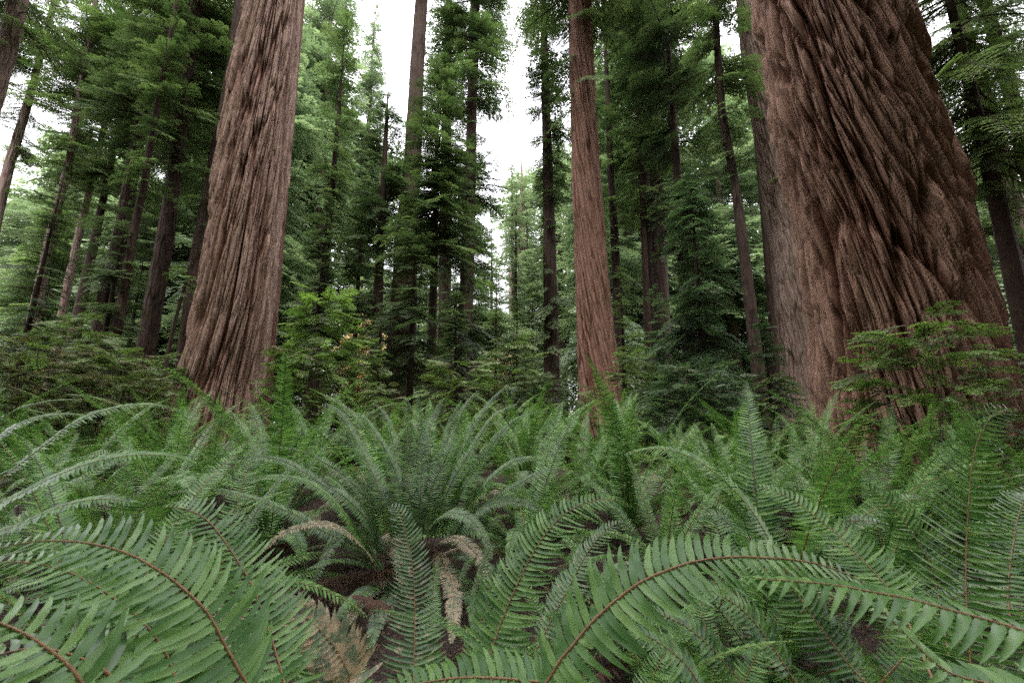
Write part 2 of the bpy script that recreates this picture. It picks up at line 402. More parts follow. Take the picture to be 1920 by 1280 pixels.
def crown_arrays(rng, z0, z1, R, n, leaf, cx=lambda z: 0*z, shape='cone', lw=.42, pitch0=-.25, pitch1=.3, r0=.0, droop=.25, fan=.42, gaps=.35, dens=1.0):
    t = rng.random(n*2)**(.85 if shape == 'cone' else 1.0)
    z = z0+(z1-z0)*t
    az = rng.uniform(0, 2*math.pi, len(t))
    g = vn(az*1.3+rng.random()*9, z/max(.8, (z1-z0)/14), int(rng.integers(1e6)))
    keep = np.where(g > gaps)[0][:n]; t, z, az = t[keep], z[keep], az[keep]
    if shape == 'cone': pr = (1-t)**.75*.95+.08
    elif shape == 'col': pr = np.clip(np.minimum(t/.12, (1-t)/.12), .35, 1)
    elif shape == 'spire': pr = (1-t)**.5*np.minimum(1, t/.15+.5)
    else: pr = np.sqrt(np.clip(1-(2*t-1)**2, .05, 1))
    lump = .6+.8*vn(az*1.0+3, z/max(.8, (z1-z0)/8), int(rng.integers(1e6)))
    Lr = R*pr*lump*rng.uniform(.75, 1.15, len(t))
    templ = [spray(R*.8, leaf, rng, lw=lw, droop=droop, fan=fan, dens=dens) for _ in range(3)]
    templ += [spray(R*.45, leaf, rng, lw=lw, droop=droop, fan=fan*1.1, dens=dens) for _ in range(2)]
    which = np.where(Lr > R*.55, rng.integers(0, 3, len(t)), rng.integers(3, 5, len(t)))
    sc = np.where(which < 3, Lr/(R*.8), Lr/(R*.45))
    org = np.stack([cx(z)+np.cos(az)*r0, np.sin(az)*r0, z], 1)
    pitch = pitch0+(pitch1-pitch0)*t+rng.uniform(-.18, .18, len(t))
    roll = rng.uniform(-.4, .4, len(t))
    return place(templ, org, az, pitch, roll, sc, which)

def crown_objs(root, arrays, leafmat, woodmat=None, name='crown'):
    Lf, Wd, tn = arrays
    V, Q = quads(Lf); o = link(name, mesh_from(name, V, Q, [leafmat], attrs={'tint': tn}), root)
    V, Q = quads(Wd); link('limbs', mesh_from('limbs', V, Q, [woodmat or M['wood']]), root)
    return o

NQ = [0]
def tree(name, label, Y, levels, H, mat, cols=60, rows=110, su=.14, sv=1.3, D=.05, shear=.05, wav=.8, seed=1, lobes=.05, flare=.2, crowns=(), group=None, cat='tree'):
    ax = Axis(levels, Y, H, flare)
    root = empty(name, (ax.c(0.0), Y, 0))
    tag(root, label, cat, group)
    zv = min(ax.H-3, CAM[2]+Y*1.35+1)
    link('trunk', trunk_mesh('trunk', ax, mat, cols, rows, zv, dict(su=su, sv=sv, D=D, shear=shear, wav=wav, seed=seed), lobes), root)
    rng = np.random.default_rng(seed*17+3)
    acc = []
    for c in crowns:
        pt, pb, hw, n, lm = c[:5]; kw = dict(c[5]) if len(c) > 5 else {}
        xm = np.mean([lv[1]+lv[2] for lv in levels])/2
        zt, zb = at_Y(xm, pt, Y)[2], at_Y(xm, pb, Y)[2]
        zt = min(zt, ax.H); zb = max(zb, .3)
        R = hw*Y/F
        leaf = kw.pop('leaf', max(.055, Y*.0042))
        acc.append((crown_arrays(rng, zb, zt, R, int(n*1.15), leaf, cx=lambda z: ax.c(z)-ax.c(0.0), r0=ax.R((zt+zb)/2)*.7, **kw), lm))
    for a, lm in acc:
        NQ[0] += len(a[0]); crown_objs(root, a, M[lm])
    return root, ax

def young(name, label, px, ytop, hw, Y, n, lm, shape='cone', ybot=None, seed=1, group=None, mat='bark_dark', **kw):
    lv = [(815, px-1, px+1)]
    p = at_Y(px, 815, Y); top = at_Y(px, ytop, Y)[2]; zb = .3 if ybot is None else max(.3, at_Y(px, ybot, Y)[2])
    root = empty(name, (p[0], Y, float(ground_z(p[0], Y)))); tag(root, label, 'tree', group)
    r = .012*top+.03
    P = np.stack([np.sin(np.linspace(0, 3, 12)+seed)*.03*top/8, np.cos(np.linspace(0, 2, 12)+seed)*.03*top/8, np.linspace(-.15, top*.95, 12)], 1)
    V, Q = tube(P, r*(1-.93*np.linspace(0, 1, 12)), 10)
    link('trunk', mesh_from('trunk', V, Q, [M[mat]], smooth=True, uv=V[:, [0, 2]], attrs={'bh': np.full(len(V), .5)}), root)
    rng = np.random.default_rng(seed*31+5)
    leaf = kw.pop('leaf', max(.05, Y*.0042))
    a = crown_arrays(rng, zb, top, hw*Y/F, n, leaf, shape=shape, **kw); NQ[0] += len(a[0])
    crown_objs(root, a, M[lm]); return root

# ------------------------------------------------------------------ the big redwoods
tree('redwood_tree', 'giant redwood with deeply furrowed twisting brown bark, the widest trunk of all', 8.0,
     [(0, 1413, 1700), (215, 1441, 1759), (430, 1490, 1832), (600, 1512, 1880), (690, 1520, 1900), (780, 1528, 1922)], 62,
     M['bark_giant'], 900, 560, su=.24, sv=3.2, D=.38, shear=.14, wav=.12, seed=4, lobes=.025, flare=.08)
tree('redwood_tree', 'thick redwood with pinkish grey stringy bark and a flared dark foot', 12.0,
     [(0, 459, 566), (215, 419, 549), (430, 386, 526), (560, 368, 512), (650, 347, 500), (720, 330, 488), (780, 312, 486)], 60,
     M['bark_pink'], 640, 560, su=.17, sv=3.8, D=.26, wav=.2, shear=-.05, seed=21, lobes=.09, flare=.1)
tree('redwood_tree', 'clean straight red redwood standing alone right of the sky gap', 18.0,
     [(0, 1066, 1109), (215, 1069, 1118), (430, 1076, 1133), (600, 1080, 1149), (760, 1084, 1167)], 60,
     M['bark_red'], 300, 520, su=.12, sv=3.4, D=.13, wav=.2, shear=.1, seed=33, lobes=.05, flare=.15,
     crowns=[(-260, 60, 170, 60, 'leaf_mid', dict(shape='irr', pitch0=-.5, pitch1=-.1, gaps=.3)), (20, 240, 95, 18, 'leaf_mid', dict(shape='irr', pitch0=-.6, pitch1=-.3))])
tree('redwood_tree', 'grey brown redwood half hidden behind the left edge of the widest trunk', 16.0,
     [(0, 1380, 1448), (100, 1389, 1460), (430, 1440, 1530), (600, 1455, 1560), (740, 1466, 1585)], 58,
     M['bark_grey'], 320, 420, su=.12, sv=1.3, D=.05, shear=.08, seed=41, lobes=.04,
     crowns=[(40, 380, 75, 26, 'leaf_mid', dict(shape='irr'))])
tree('redwood_tree', 'narrow brown trunk close behind the right flank of the thick pinkish redwood', 14.5,
     [(0, 515, 572), (430, 470, 534), (600, 455, 521), (740, 440, 510)], 55,
     M['bark_red'], 160, 300, su=.12, sv=1.6, D=.05, seed=45)
tree('redwood_tree', 'tall trunk left of centre with bare top rising beside the open sky', 24.0,
     [(0, 778, 802), (130, 768, 795), (300, 757, 790), (430, 742, 784), (600, 730, 781), (735, 720, 772)], 62,
     M['bark_brown'], 140, 300, su=.2, sv=2, D=.06, seed=51,
     crowns=[(-300, 0, 90, 60, 'leaf_mid', dict(shape='irr')), (420, 720, 55, 40, 'leaf_dark', dict(shape='irr', pitch0=-.5))])
tree('redwood_tree', 'slender dark trunk with sparse side branches left of the tall bare-topped one', 23.0,
     [(172, 726, 728), (215, 722, 729), (430, 707, 722), (600, 697, 717), (735, 689, 713)], 19,
     M['bark_dark'], 70, 200, su=.12, sv=1.2, D=.025, seed=52,
     crowns=[(172, 470, 75, 150, 'leaf_dark', dict(shape='spire', gaps=.3)), (470, 740, 55, 45, 'leaf_dark', dict(shape='irr'))])
tree('redwood_tree', 'redwood with heavy green boughs along its upper half just left of the central sky gap', 29.0,
     [(70, 879, 899), (200, 876, 894), (430, 869, 891), (600, 864, 886), (690, 860, 884)], 62,
     M['bark_brown'], 110, 260, su=.2, sv=2.2, D=.06, seed=53,
     crowns=[(-260, 235, 100, 270, 'leaf_mid', dict(shape='col', gaps=.3)), (270, 460, 78, 85, 'leaf_dark', dict(shape='irr', gaps=.38, pitch0=-.5)), (500, 700, 50, 40, 'leaf_dark', dict(shape='irr'))])
tree('redwood_tree', 'short visible stretch of reddish trunk low between the central young conifers', 31.0,
     [(430, 823, 846), (550, 822, 846), (680, 820, 848)], 55, M['bark_brown'], 90, 160, su=.2, sv=2, D=.05, seed=54)
tree('redwood_tree', 'very dark straight trunk with leafy column of short boughs in the central sky gap', 22.0,
     [(0, 1013, 1024), (180, 1015, 1031), (300, 1017, 1036), (430, 1018, 1041), (600, 1019, 1047), (740, 1019, 1052)], 45,
     M['bark_dark'], 110, 300, su=.14, sv=1.6, D=.04, seed=55, shear=-.05,
     crowns=[(-200, 430, 48, 330, 'leaf_mid', dict(shape='col', gaps=.3, leaf=.085)), (400, 720, 46, 45, 'leaf_mid', dict(shape='irr', pitch0=-.6, pitch1=-.2))])
tree('redwood_tree', 'dark slim trunk immediately right of the clean straight red redwood', 26.0,
     [(130, 1133, 1141), (350, 1140, 1153), (430, 1144, 1160), (700, 1153, 1172)], 50, M['bark_dark'], 70, 180, su=.14, D=.03, seed=56,
     crowns=[(-100, 560, 50, 130, 'leaf_mid', dict(shape='col', gaps=.4))])
tree('redwood_tree', 'slim brown trunk midway between the clean red redwood and the broad dark one', 25.0,
     [(200, 1192, 1200), (430, 1201, 1212), (650, 1208, 1225), (740, 1210, 1229)], 46, M['bark_brown'], 70, 180, su=.12, D=.03, seed=57,
     crowns=[(-150, 420, 60, 130, 'leaf_mid', dict(shape='col', gaps=.35))])
tree('redwood_tree', 'broad dark trunk standing in deep shade left of the drooping young hemlock', 25.0,
     [(200, 1215, 1236), (430, 1220, 1248), (640, 1228, 1259), (740, 1230, 1264)], 55, M['bark_dark'], 100, 200, su=.16, D=.05, seed=58,
     crowns=[(-250, 420, 85, 200, 'leaf_dark', dict(shape='col', gaps=.3))])
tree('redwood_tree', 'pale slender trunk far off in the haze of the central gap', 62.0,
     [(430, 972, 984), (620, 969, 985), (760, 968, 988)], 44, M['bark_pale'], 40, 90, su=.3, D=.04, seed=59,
     crowns=[(300, 600, 34, 130, 'leaf_haze_pale', dict(shape='irr', gaps=.35))])
tree('redwood_tree', 'thin dead pale pole far off, left of the pale slender trunk in the central gap', 58.0,
     [(505, 955, 960), (760, 952, 962)], 16, M['bark_pale'], 24, 60, su=.3, D=.02, seed=60)
tree('redwood_tree', 'nearly black slim trunk leaning left above the drooping young hemlock', 15.0,
     [(0, 1334, 1346), (100, 1339, 1353), (215, 1346, 1362), (330, 1368, 1384), (430, 1379, 1400), (600, 1398, 1422), (740, 1412, 1440)], 40,
     M['bark_dark'], 90, 260, su=.12, D=.03, seed=61,
     crowns=[(-220, 330, 75, 130, 'leaf_mid', dict(shape='irr', gaps=.42, pitch0=-.5))])
tree('redwood_tree', 'dark trunk in shade between the drooping young hemlock and the grey brown redwood', 20.0,
     [(430, 1428, 1446), (600, 1440, 1462), (740, 1448, 1474)], 40, M['bark_dark'], 70, 120, su=.12, D=.04, seed=62)
tree('redwood_tree', 'pale brown trunk leaning in near the right edge behind drooping boughs', 17.0,
     [(90, 1812, 1834), (200, 1842, 1871), (300, 1866, 1900), (400, 1892, 1928), (600, 1935, 1975)], 48, M['bark_pale'], 110, 240, su=.13, D=.04, seed=63,
     crowns=[(-150, 380, 95, 110, 'leaf_dark', dict(shape='irr', pitch0=-.45, pitch1=-.1, gaps=.4)), (380, 620, 80, 45, 'leaf_dark', dict(shape='irr'))])
tree('redwood_tree', 'near black trunk in front of the pale one at the right edge', 13.0,
     [(0, 1830, 1859), (130, 1868, 1901), (215, 1888, 1922), (300, 1904, 1942), (500, 1950, 1995)], 42, M['bark_dark'], 110, 240, su=.12, D=.04, seed=64,
     crowns=[(-200, 200, 120, 80, 'leaf_bright', dict(shape='irr', pitch0=-.3, pitch1=.1, gaps=.4))])
# left side
tree('redwood_tree', 'brown trunk cutting across the top left corner', 13.0,
     [(0, 14, 56), (100, -14, 34), (200, -42, 5), (400, -90, -30)], 50, M['bark_grey'], 140, 260, su=.14, D=.05, seed=71,
     crowns=[(-200, 120, 120, 60, 'leaf_mid', dict(shape='irr', gaps=.4))])
tree('redwood_tree', 'pale trunk leaning at the left edge below the top left corner trunk', 24.0,
     [(150, 56, 72), (200, 41, 60), (300, 8, 31), (380, -14, 12), (500, -40, -12)], 48, M['bark_pale'], 100, 200, su=.16, D=.04, seed=72,
     crowns=[(-100, 300, 85, 120, 'leaf_bright', dict(shape='irr', gaps=.38))])
tree('redwood_tree', 'pinkish grey leaning trunk with bare foot above the left shrubs', 21.0,
     [(200, 138, 152), (300, 122, 139), (430, 88, 108), (570, 56, 82), (650, 38, 66)], 46, M['bark_pale'], 110, 240, su=.15, D=.045, seed=73,
     crowns=[(-80, 330, 85, 150, 'leaf_bright', dict(shape='irr', gaps=.38)), (330, 480, 60, 30, 'leaf_mid', dict(shape='irr'))])
tree('redwood_tree', 'shorter stretch of pale trunk just right of the pinkish grey leaning one', 27.0,
     [(345, 164, 178), (430, 142, 158), (520, 122, 139), (650, 95, 115)], 44, M['bark_pale'], 80, 160, su=.16, D=.04, seed=74,
     crowns=[(0, 330, 75, 110, 'leaf_mid', dict(shape='irr', gaps=.38))])
tree('redwood_tree', 'slim straight brown trunk crossing in front of the broad reddish one', 15.0,
     [(0, 327, 337), (100, 308, 319), (215, 285, 298), (350, 262, 277), (430, 243, 260), (550, 222, 242), (680, 196, 220)], 40,
     M['bark_brown'], 90, 280, su=.1, D=.02, seed=75,
     crowns=[(-60, 420, 60, 70, 'leaf_mid', dict(shape='irr', gaps=.45))])
tree('redwood_tree', 'broad reddish trunk behind the slim straight brown one on the left', 19.0,
     [(150, 273, 290), (350, 228, 257), (430, 214, 246), (550, 184, 222), (670, 160, 205)], 50, M['bark_brown'], 120, 260, su=.14, D=.05, seed=76,
     crowns=[(-250, 330, 100, 230, 'leaf_dark', dict(shape='col', gaps=.32)), (330, 560, 70, 40, 'leaf_dark', dict(shape='irr', pitch0=-.5))])
tree('redwood_tree', 'near black straight trunk between the broad reddish one and the thick pinkish redwood', 17.0,
     [(320, 312, 340), (430, 297, 330), (600, 266, 302), (680, 250, 289), (760, 244, 284)], 50, M['bark_dark'], 140, 300, su=.13, D=.05, seed=77,
     crowns=[(-250, 330, 90, 240, 'leaf_mid', dict(shape='col', gaps=.28))])
tree('redwood_tree', 'grey trunk showing along the left edge of the thick pinkish redwood', 17.0,
     [(0, 438, 466), (100, 428, 452), (215, 408, 428), (500, 352, 376), (700, 326, 350)], 52, M['bark_brown'], 110, 260, su=.13, D=.04, seed=78,
     crowns=[(-150, 500, 42, 80, 'leaf_mid', dict(shape='col', gaps=.45))])
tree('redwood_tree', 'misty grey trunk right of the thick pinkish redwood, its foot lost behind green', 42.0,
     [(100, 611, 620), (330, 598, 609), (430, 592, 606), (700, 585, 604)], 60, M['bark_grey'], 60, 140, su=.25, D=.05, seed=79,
     crowns=[(-150, 480, 62, 330, 'leaf_haze_pale', dict(shape='col', gaps=.28))])

tree('sapling', 'thin dark leaning sapling between the near black trunk and the thick pinkish redwood', 16.0,
     [(505, 352, 357), (534, 343, 350), (600, 325, 333), (672, 308, 317), (740, 305, 315)], 6.8, M['bark_dark'], 24, 60, su=.1, D=.008, lobes=0, seed=80,
     crowns=[(490, 560, 40, 16, 'leaf_mid', dict(shape='irr'))])
# ------------------------------------------------------------------ young conifers, hand placed
G = 'young conifers under the redwoods'
young('young_conifer', 'tall dense mid green young conifer with rounded top left of the central sky gap', 800, 118, 118, 17, 260, 'leaf_mid', shape='spire', ybot=520, seed=1, gaps=.25)
young('young_conifer', 'dark bushy young conifer filling in below the tall dense one left of centre', 765, 400, 105, 15.5, 120, 'leaf_dark', seed=2, ybot=730, pitch0=-.4, gaps=.3)
young('young_conifer', 'dark drooping conifer around the short reddish trunk in the centre', 862, 290, 75, 20, 110, 'leaf_dark', seed=3, ybot=700, pitch0=-.45, gaps=.33)
young('young_hemlock', 'drooping young hemlock with tiered grey green sprays left of the widest trunk', 1335, 330, 125, 12.5, 290, 'leaf_grey', shape='cone', seed=4, pitch0=-.3, pitch1=.1, droop=.4, gaps=.22)
young('young_conifer', 'dark high conifer behind the drooping young hemlock, touching the top edge', 1310, -120, 95, 19, 260, 'leaf_dark', shape='col', ybot=560, seed=5, gaps=.28, pitch0=-.4)
young('young_conifer', 'mid green conifer whose crown meets the top edge left of the nearly black slim trunk', 1240, -160, 80, 28, 240, 'leaf_mid', shape='col', ybot=500, seed=6, gaps=.32, pitch0=-.4)
young('young_conifer', 'pale green pointed conifer in the distance right of the clean straight red redwood', 1195, 195, 48, 44, 170, 'leaf_haze_pale', seed=7, gaps=.2)
young('young_conifer', 'misty pale conifer tip low in the central sky gap', 962, 275, 44, 60, 200, 'leaf_haze_pale', seed=8, gaps=.15)
young('young_conifer', 'hazy conifer behind the misty tip, left side of the central gap', 918, 400, 42, 52, 260, 'leaf_haze_pale', seed=38, gaps=.15)
young('young_conifer', 'hazy conifer behind the pale slender trunk, right side of the central gap', 992, 370, 44, 56, 260, 'leaf_haze_pale', seed=39, gaps=.15)
young('young_conifer', 'pale green conifer standing in front of the pale slender trunk in the central gap', 968, 345, 38, 38, 260, 'leaf_haze_pale', seed=48, gaps=.2)
young('young_conifer', 'small mid green conifer below the misty tip in the central gap', 930, 500, 50, 27, 110, 'leaf_mid', seed=9, gaps=.2)
young('young_conifer', 'low dark conifer at the left foot of the very dark straight trunk', 970, 560, 60, 20, 110, 'leaf_dark', seed=10, gaps=.25)
young('young_conifer', 'dark young conifer with a black stem right of the thick pinkish redwood', 575, 370, 62, 21, 150, 'leaf_dark', seed=11, ybot=700, gaps=.25)
young('young_conifer', 'fresh green conifer close beside the upper right side of the thick pinkish redwood', 578, 40, 48, 24, 170, 'leaf_mid', shape='col', seed=12, ybot=560, gaps=.3)
young('young_conifer', 'soft pale conifer at the left rim of the open sky', 648, 10, 60, 52, 420, 'leaf_haze_pale', shape='cone', seed=13, ybot=500, gaps=.2)
young('young_conifer', 'rounded green conifer below the open sky, left of the slender dark trunk', 652, 330, 62, 26, 170, 'leaf_mid', seed=14, ybot=640, gaps=.25)
young('young_conifer', 'pale hazy conifer behind the leaning pale trunks at the left edge', 28, 60, 85, 36, 260, 'leaf_haze_pale', shape='cone', seed=47, gaps=.25)
young('young_conifer', 'dark spreading young conifer in front of the shorter pale trunk on the left', 165, 390, 88, 15, 150, 'leaf_dark', seed=15, pitch0=-.3, gaps=.28)
young('young_conifer', 'dark conifer at the left edge above the brownish shrubs', 12, 330, 85, 17, 170, 'leaf_dark', seed=16, gaps=.28)
young('young_conifer', 'tall bright green conifer filling the upper left between the leaning pale trunks', 105, 30, 95, 26, 210, 'leaf_bright', shape='col', seed=17, ybot=400, gaps=.42)
young('young_conifer', 'dark high conifer left of the thick pinkish redwood near the top edge', 372, -180, 78, 21, 260, 'leaf_dark', shape='col', seed=18, ybot=540, gaps=.3)
young('young_conifer', 'mid green high conifer at the top edge left of the slim straight brown trunk', 235, -100, 85, 24, 210, 'leaf_mid', shape='col', seed=19, ybot=420, gaps=.36)
young('young_conifer', 'bright drooping conifer filling the top right corner', 1965, -300, 170, 10.5, 150, 'leaf_bright', shape='col', seed=20, ybot=420, gaps=.36, pitch0=-.4, pitch1=-.1, droop=.35)
young('young_conifer', 'dark feathery conifer right of the widest trunk below the bright corner one', 1925, 330, 115, 14, 150, 'leaf_dark', seed=21, gaps=.3)
young('young_conifer', 'grey green conifer far right behind the foot of the widest trunk', 1890, 300, 75, 28, 170, 'leaf_haze_pale', seed=22, gaps=.25)
young('young_conifer', 'yellow green small conifer at the right foot of the clean straight red redwood', 1178, 510, 46, 19, 110, 'leaf_bright', seed=23, gaps=.2)
young('young_conifer', 'low grey green conifer between the clean red redwood and the drooping hemlock', 1245, 560, 62, 15.5, 130, 'leaf_grey', seed=24, gaps=.25)
young('young_conifer', 'low mid green conifer just behind the central fern, left of centre', 700, 590, 60, 15, 110, 'leaf_dark', seed=25, gaps=.28)
young('young_conifer', 'dark low conifer behind the central fern right of the slender dark trunk', 850, 560, 70, 14.5, 130, 'leaf_dark', seed=26, gaps=.28)
young('young_conifer', 'small dark conifer in shade left of the near black straight trunk', 215, 480, 60, 17.5, 100, 'leaf_dark', seed=27, gaps=.28)
young('young_conifer', 'mid green conifer between near black trunk and the thick pinkish redwood', 335, 330, 52, 24, 120, 'leaf_mid', seed=28, gaps=.3)
young('young_conifer', 'low grey green conifer against the left foot of the widest trunk', 1455, 600, 55, 11.5, 110, 'leaf_grey', seed=29, gaps=.25)

# ------------------------------------------------------------------ far trees, haze painted mostly as paler needles
def undergrowth():
    rng = np.random.default_rng(77)
    sp_ = [spray(1.6, .2, rng, lw=.6, droop=.2, fan=.5, ovate=True) for _ in range(4)]
    n = 4600
    y = rng.uniform(24, 110, n); x = rng.uniform(-1.3, 1.3, n)*y
    hgt = (1.2+3.2*vn(x/7, y/7, 5))
    org = np.stack([x, y, rng.random(n)**.7*hgt*(y/60+.5)], 1)
    a = place(sp_, org, rng.uniform(0, 6.28, n), rng.uniform(-.3, .5, n), rng.uniform(-.5, .5, n), rng.uniform(.7, 1.5, n), rng.integers(0, 4, n))
    V, Q = quads(a[0]); NQ[0] += len(Q)
    tag(link('distant_undergrowth', mesh_from('distant_undergrowth', V, Q, [M['leaf_mid']], attrs={'tint': a[2]})), 'hazy green undergrowth massed low between the distant trunks', 'undergrowth', kind='stuff')
undergrowth()
def far_trees():
    rng = np.random.default_rng(99)
    protos = []
    for k in range(5):
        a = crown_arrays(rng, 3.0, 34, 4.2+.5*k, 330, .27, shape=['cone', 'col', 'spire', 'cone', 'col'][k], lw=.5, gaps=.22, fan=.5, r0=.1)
        V, Q = quads(a[0]); me = mesh_from('crown', V, Q, [M['leaf_haze_pale'] if k != 2 else M['leaf_bright']], attrs={'tint': a[2]})
        P = np.stack([0*np.linspace(0, 1, 8), 0*np.linspace(0, 1, 8), np.linspace(-.3, 33, 8)], 1)
        V, Q = tube(P, .5*(1-.93*np.linspace(0, 1, 8)), 9)
        me.name = f'crown.fc{k}'
        protos.append((me, mesh_from(f'trunk.fc{k}', V, Q, [M['bark_grey']], smooth=True, uv=V[:, [0, 2]], attrs={'bh': np.full(len(V), .5)}))); NQ[0] += len(a[0])
    bands = [(0, 130, 'beyond the left edge shrubs'), (130, 330, 'behind the left trunks'), (330, 560, 'behind the thick pinkish redwood'), (560, 690, 'at the left rim of the open sky'),
             (690, 900, 'behind the central young conifers'), (900, 1010, 'in the central gap'), (1010, 1130, 'behind the clean straight red redwood'), (1130, 1300, 'behind the slim trunks right of centre'),
             (1300, 1500, 'behind the drooping young hemlock'), (1500, 1760, 'behind the widest trunk'), (1760, 2100, 'beyond the right edge boughs')]
    def ylim(x):
        if 600 < x < 810: return 400
        if 880 < x < 1010: return 420
        if x < 270: return 250
        if 1660 < x < 1800: return 330
        return -80 if x < 560 or 1120 < x < 1700 else 120
    spots = []
    for Y, n in ((36, 9), (44, 12), (54, 15), (68, 18)):
        for i in range(n):
            px = -60+(i+.5+rng.uniform(-.35, .35))*2040/n
            if 1520 < px < 1740 : continue
            spots.append((px, Y*rng.uniform(.93, 1.08)))
    cnt = {}
    for px, Y in sorted(spots, key=lambda s: s[1]):
        yl = ylim(px)+rng.uniform(0, 180)
        if Y < 40 and yl < 250 and rng.random() < .3: continue
        H = at_Y(px, yl, Y)[2]; H = min(H, 46)
        k = int(rng.integers(0, 5)); me, tm = protos[k]
        p = at_Y(px, 815, Y); s = H/34
        band = next(b for b in bands if px < b[1] or b is bands[-1])[2]
        cnt[band] = cnt.get(band, 0)+1
        o_ = ['nearest', 'second nearest', 'third', 'fourth', 'fifth', 'sixth', 'seventh', 'eighth', 'ninth', 'tenth'][min(9, cnt[band]-1)]
        root = empty('far_conifer', (p[0], Y, 0), rng.uniform(0, 6.28))
        tag(root, f'{o_} hazy distant conifer {band}', 'tree', 'hazy conifers in the distance')
        for nm, m_ in (('trunk', tm), ('crown', me)):
            o = link(nm, m_, root); o.scale = (max(.55, s), max(.55, s), s)
far_trees()

def added_shade_trees():  # unseen redwoods added around the camera to shade the foreground from skylight
    me = bpy.data.meshes.get('crown.fc1') ; tm = bpy.data.meshes.get('trunk.fc1')
    for i, (x, y, s) in enumerate([(-13, -7, 1.1), (1, -13, 1.2), (14, -6, 1.15), (-5, -8, 1.25), (7, -9, 1.2), (-25, -3, 1.15), (26, -3, 1.2)]):
        root = empty('redwood_tree', (x, y, 0), i*1.3); tag(root, 'unseen shade redwood added behind the viewer', 'tree', 'added shade redwoods behind the viewer')
        for nm, m_ in (('trunk', tm), ('crown', me)):
            o = link(nm, m_, root); o.scale = (1.5, 1.5, s)
        root.children[1].location[2] = 5
added_shade_trees()

def painted_sunlit_trees():  # distant sunlit patches, painted as peach leaves on small trees
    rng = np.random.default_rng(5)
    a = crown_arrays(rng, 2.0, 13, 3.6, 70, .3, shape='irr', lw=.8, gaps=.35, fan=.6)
    V, Q = quads(a[0]); me = mesh_from('crown', V, Q, [M['leaf_sunlit_peach']], attrs={'tint': a[2]})
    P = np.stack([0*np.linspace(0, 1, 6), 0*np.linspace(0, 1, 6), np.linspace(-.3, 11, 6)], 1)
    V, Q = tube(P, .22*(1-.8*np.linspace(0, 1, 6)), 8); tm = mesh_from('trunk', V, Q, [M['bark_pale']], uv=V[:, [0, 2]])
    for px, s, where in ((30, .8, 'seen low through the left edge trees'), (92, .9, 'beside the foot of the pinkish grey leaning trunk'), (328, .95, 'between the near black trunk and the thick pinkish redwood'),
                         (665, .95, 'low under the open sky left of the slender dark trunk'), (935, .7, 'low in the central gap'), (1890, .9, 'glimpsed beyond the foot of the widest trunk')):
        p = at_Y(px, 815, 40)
        root = empty('painted_sunlit_tree', (p[0], 40, 0), px); tag(root, 'tree with painted sunlit foliage '+where, 'tree', 'painted sunlit trees in the distance')
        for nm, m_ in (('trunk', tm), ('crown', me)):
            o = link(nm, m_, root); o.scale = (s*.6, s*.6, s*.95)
painted_sunlit_trees()

# ------------------------------------------------------------------ shrubs
def shrub(name, label, px, ytop, hw, Y, n, lm, seed, leaf=None, group=None, zlow=.25, stems=9, depth=.8):
    rng = np.random.default_rng(seed*7+1); n = int(n*1.7)
    p = at_Y(px, 815, Y); z0 = float(ground_z(p[0], Y)); top = at_Y(px, ytop, Y)[2]-z0; R = hw*Y/F
    leaf = leaf or max(.022, Y*.0036)
    root = empty(name, (p[0], Y, z0)); tag(root, label, 'shrub', group)
    # spray positions on and inside a lumpy dome
    az = rng.uniform(0, 2*math.pi, n); t = rng.uniform(zlow, 1, n)
    lump = .75+.5*vn(az*1.2, t*4, seed)
    rr = R*np.sqrt(np.clip(1-(t*.95)**2.4, .04, 1))*lump*rng.uniform(.35, 1, n)**.5*.8
    org = np.stack([np.cos(az)*rr, np.sin(az)*rr*depth, t*top*(.85+.2*lump)], 1)
    sl = min(.75, R*.6)
    templ = [spray(sl, leaf, rng, lw=.62, ang=48, droop=.2, dens=.85, fan=.38, ovate=True) for _ in range(4)]
    a = place(templ, org, az+rng.uniform(-.8, .8, n), rng.uniform(-.25, .45, n), rng.uniform(-.5, .5, n), rng.uniform(.55, 1.1, n), rng.integers(0, 4, n))
    parts = []
    for k in range(stems):
        b = rng.uniform(0, 2*math.pi); q = org[rng.integers(0, n)]
        P = spline([[math.cos(b)*.1*R, math.sin(b)*.1*R, -.1], [q[0]*.35, q[1]*.35, q[2]*.5], [q[0]*.8, q[1]*.8, q[2]*.85], q], 10)
        parts.append(tube(P, (.006+.012*R)*(1-.8*np.linspace(0, 1, 10)), 5))
    V, Q = merge(parts); link('stems', mesh_from('stems', V, Q, [M['twig']], smooth=True), root)
    NQ[0] += len(a[0]); V, Q = quads(a[0]); link('foliage', mesh_from('foliage', V, Q, [M[lm]], attrs={'tint': a[2]}), root)
    V, Q = quads(a[1]); link('twigs', mesh_from('twigs', V, Q, [M['twig']]), root)
shrub('huckleberry_bush', 'layered green huckleberry bush growing against the foot of the widest trunk', 1755, 612, 132, 5.6, 90, 'leaf_fresh', 1, leaf=.027, stems=22)
shrub('huckleberry_bush', 'low dense dark green bush at the right edge beside the layered huckleberry', 1925, 680, 85, 5.3, 34, 'leaf_shrub', 2, leaf=.027, stems=14)
shrub('huckleberry_bush', 'brownish twiggy shrub with green tips at the left edge', 30, 655, 120, 9.0, 120, 'leaf_twiggy', 3)
shrub('huckleberry_bush', 'brownish twiggy shrub in front of the near black straight trunk', 200, 668, 95, 9.0, 110, 'leaf_twiggy', 4)
shrub('huckleberry_bush', 'arching green shrub rising behind the two brownish twiggy ones', 120, 622, 100, 11.0, 110, 'leaf_shrub', 5)
shrub('huckleberry_bush', 'tall leafy shrub at the right foot of the thick pinkish redwood', 590, 565, 78, 10.5, 130, 'leaf_fresh', 6, stems=12)
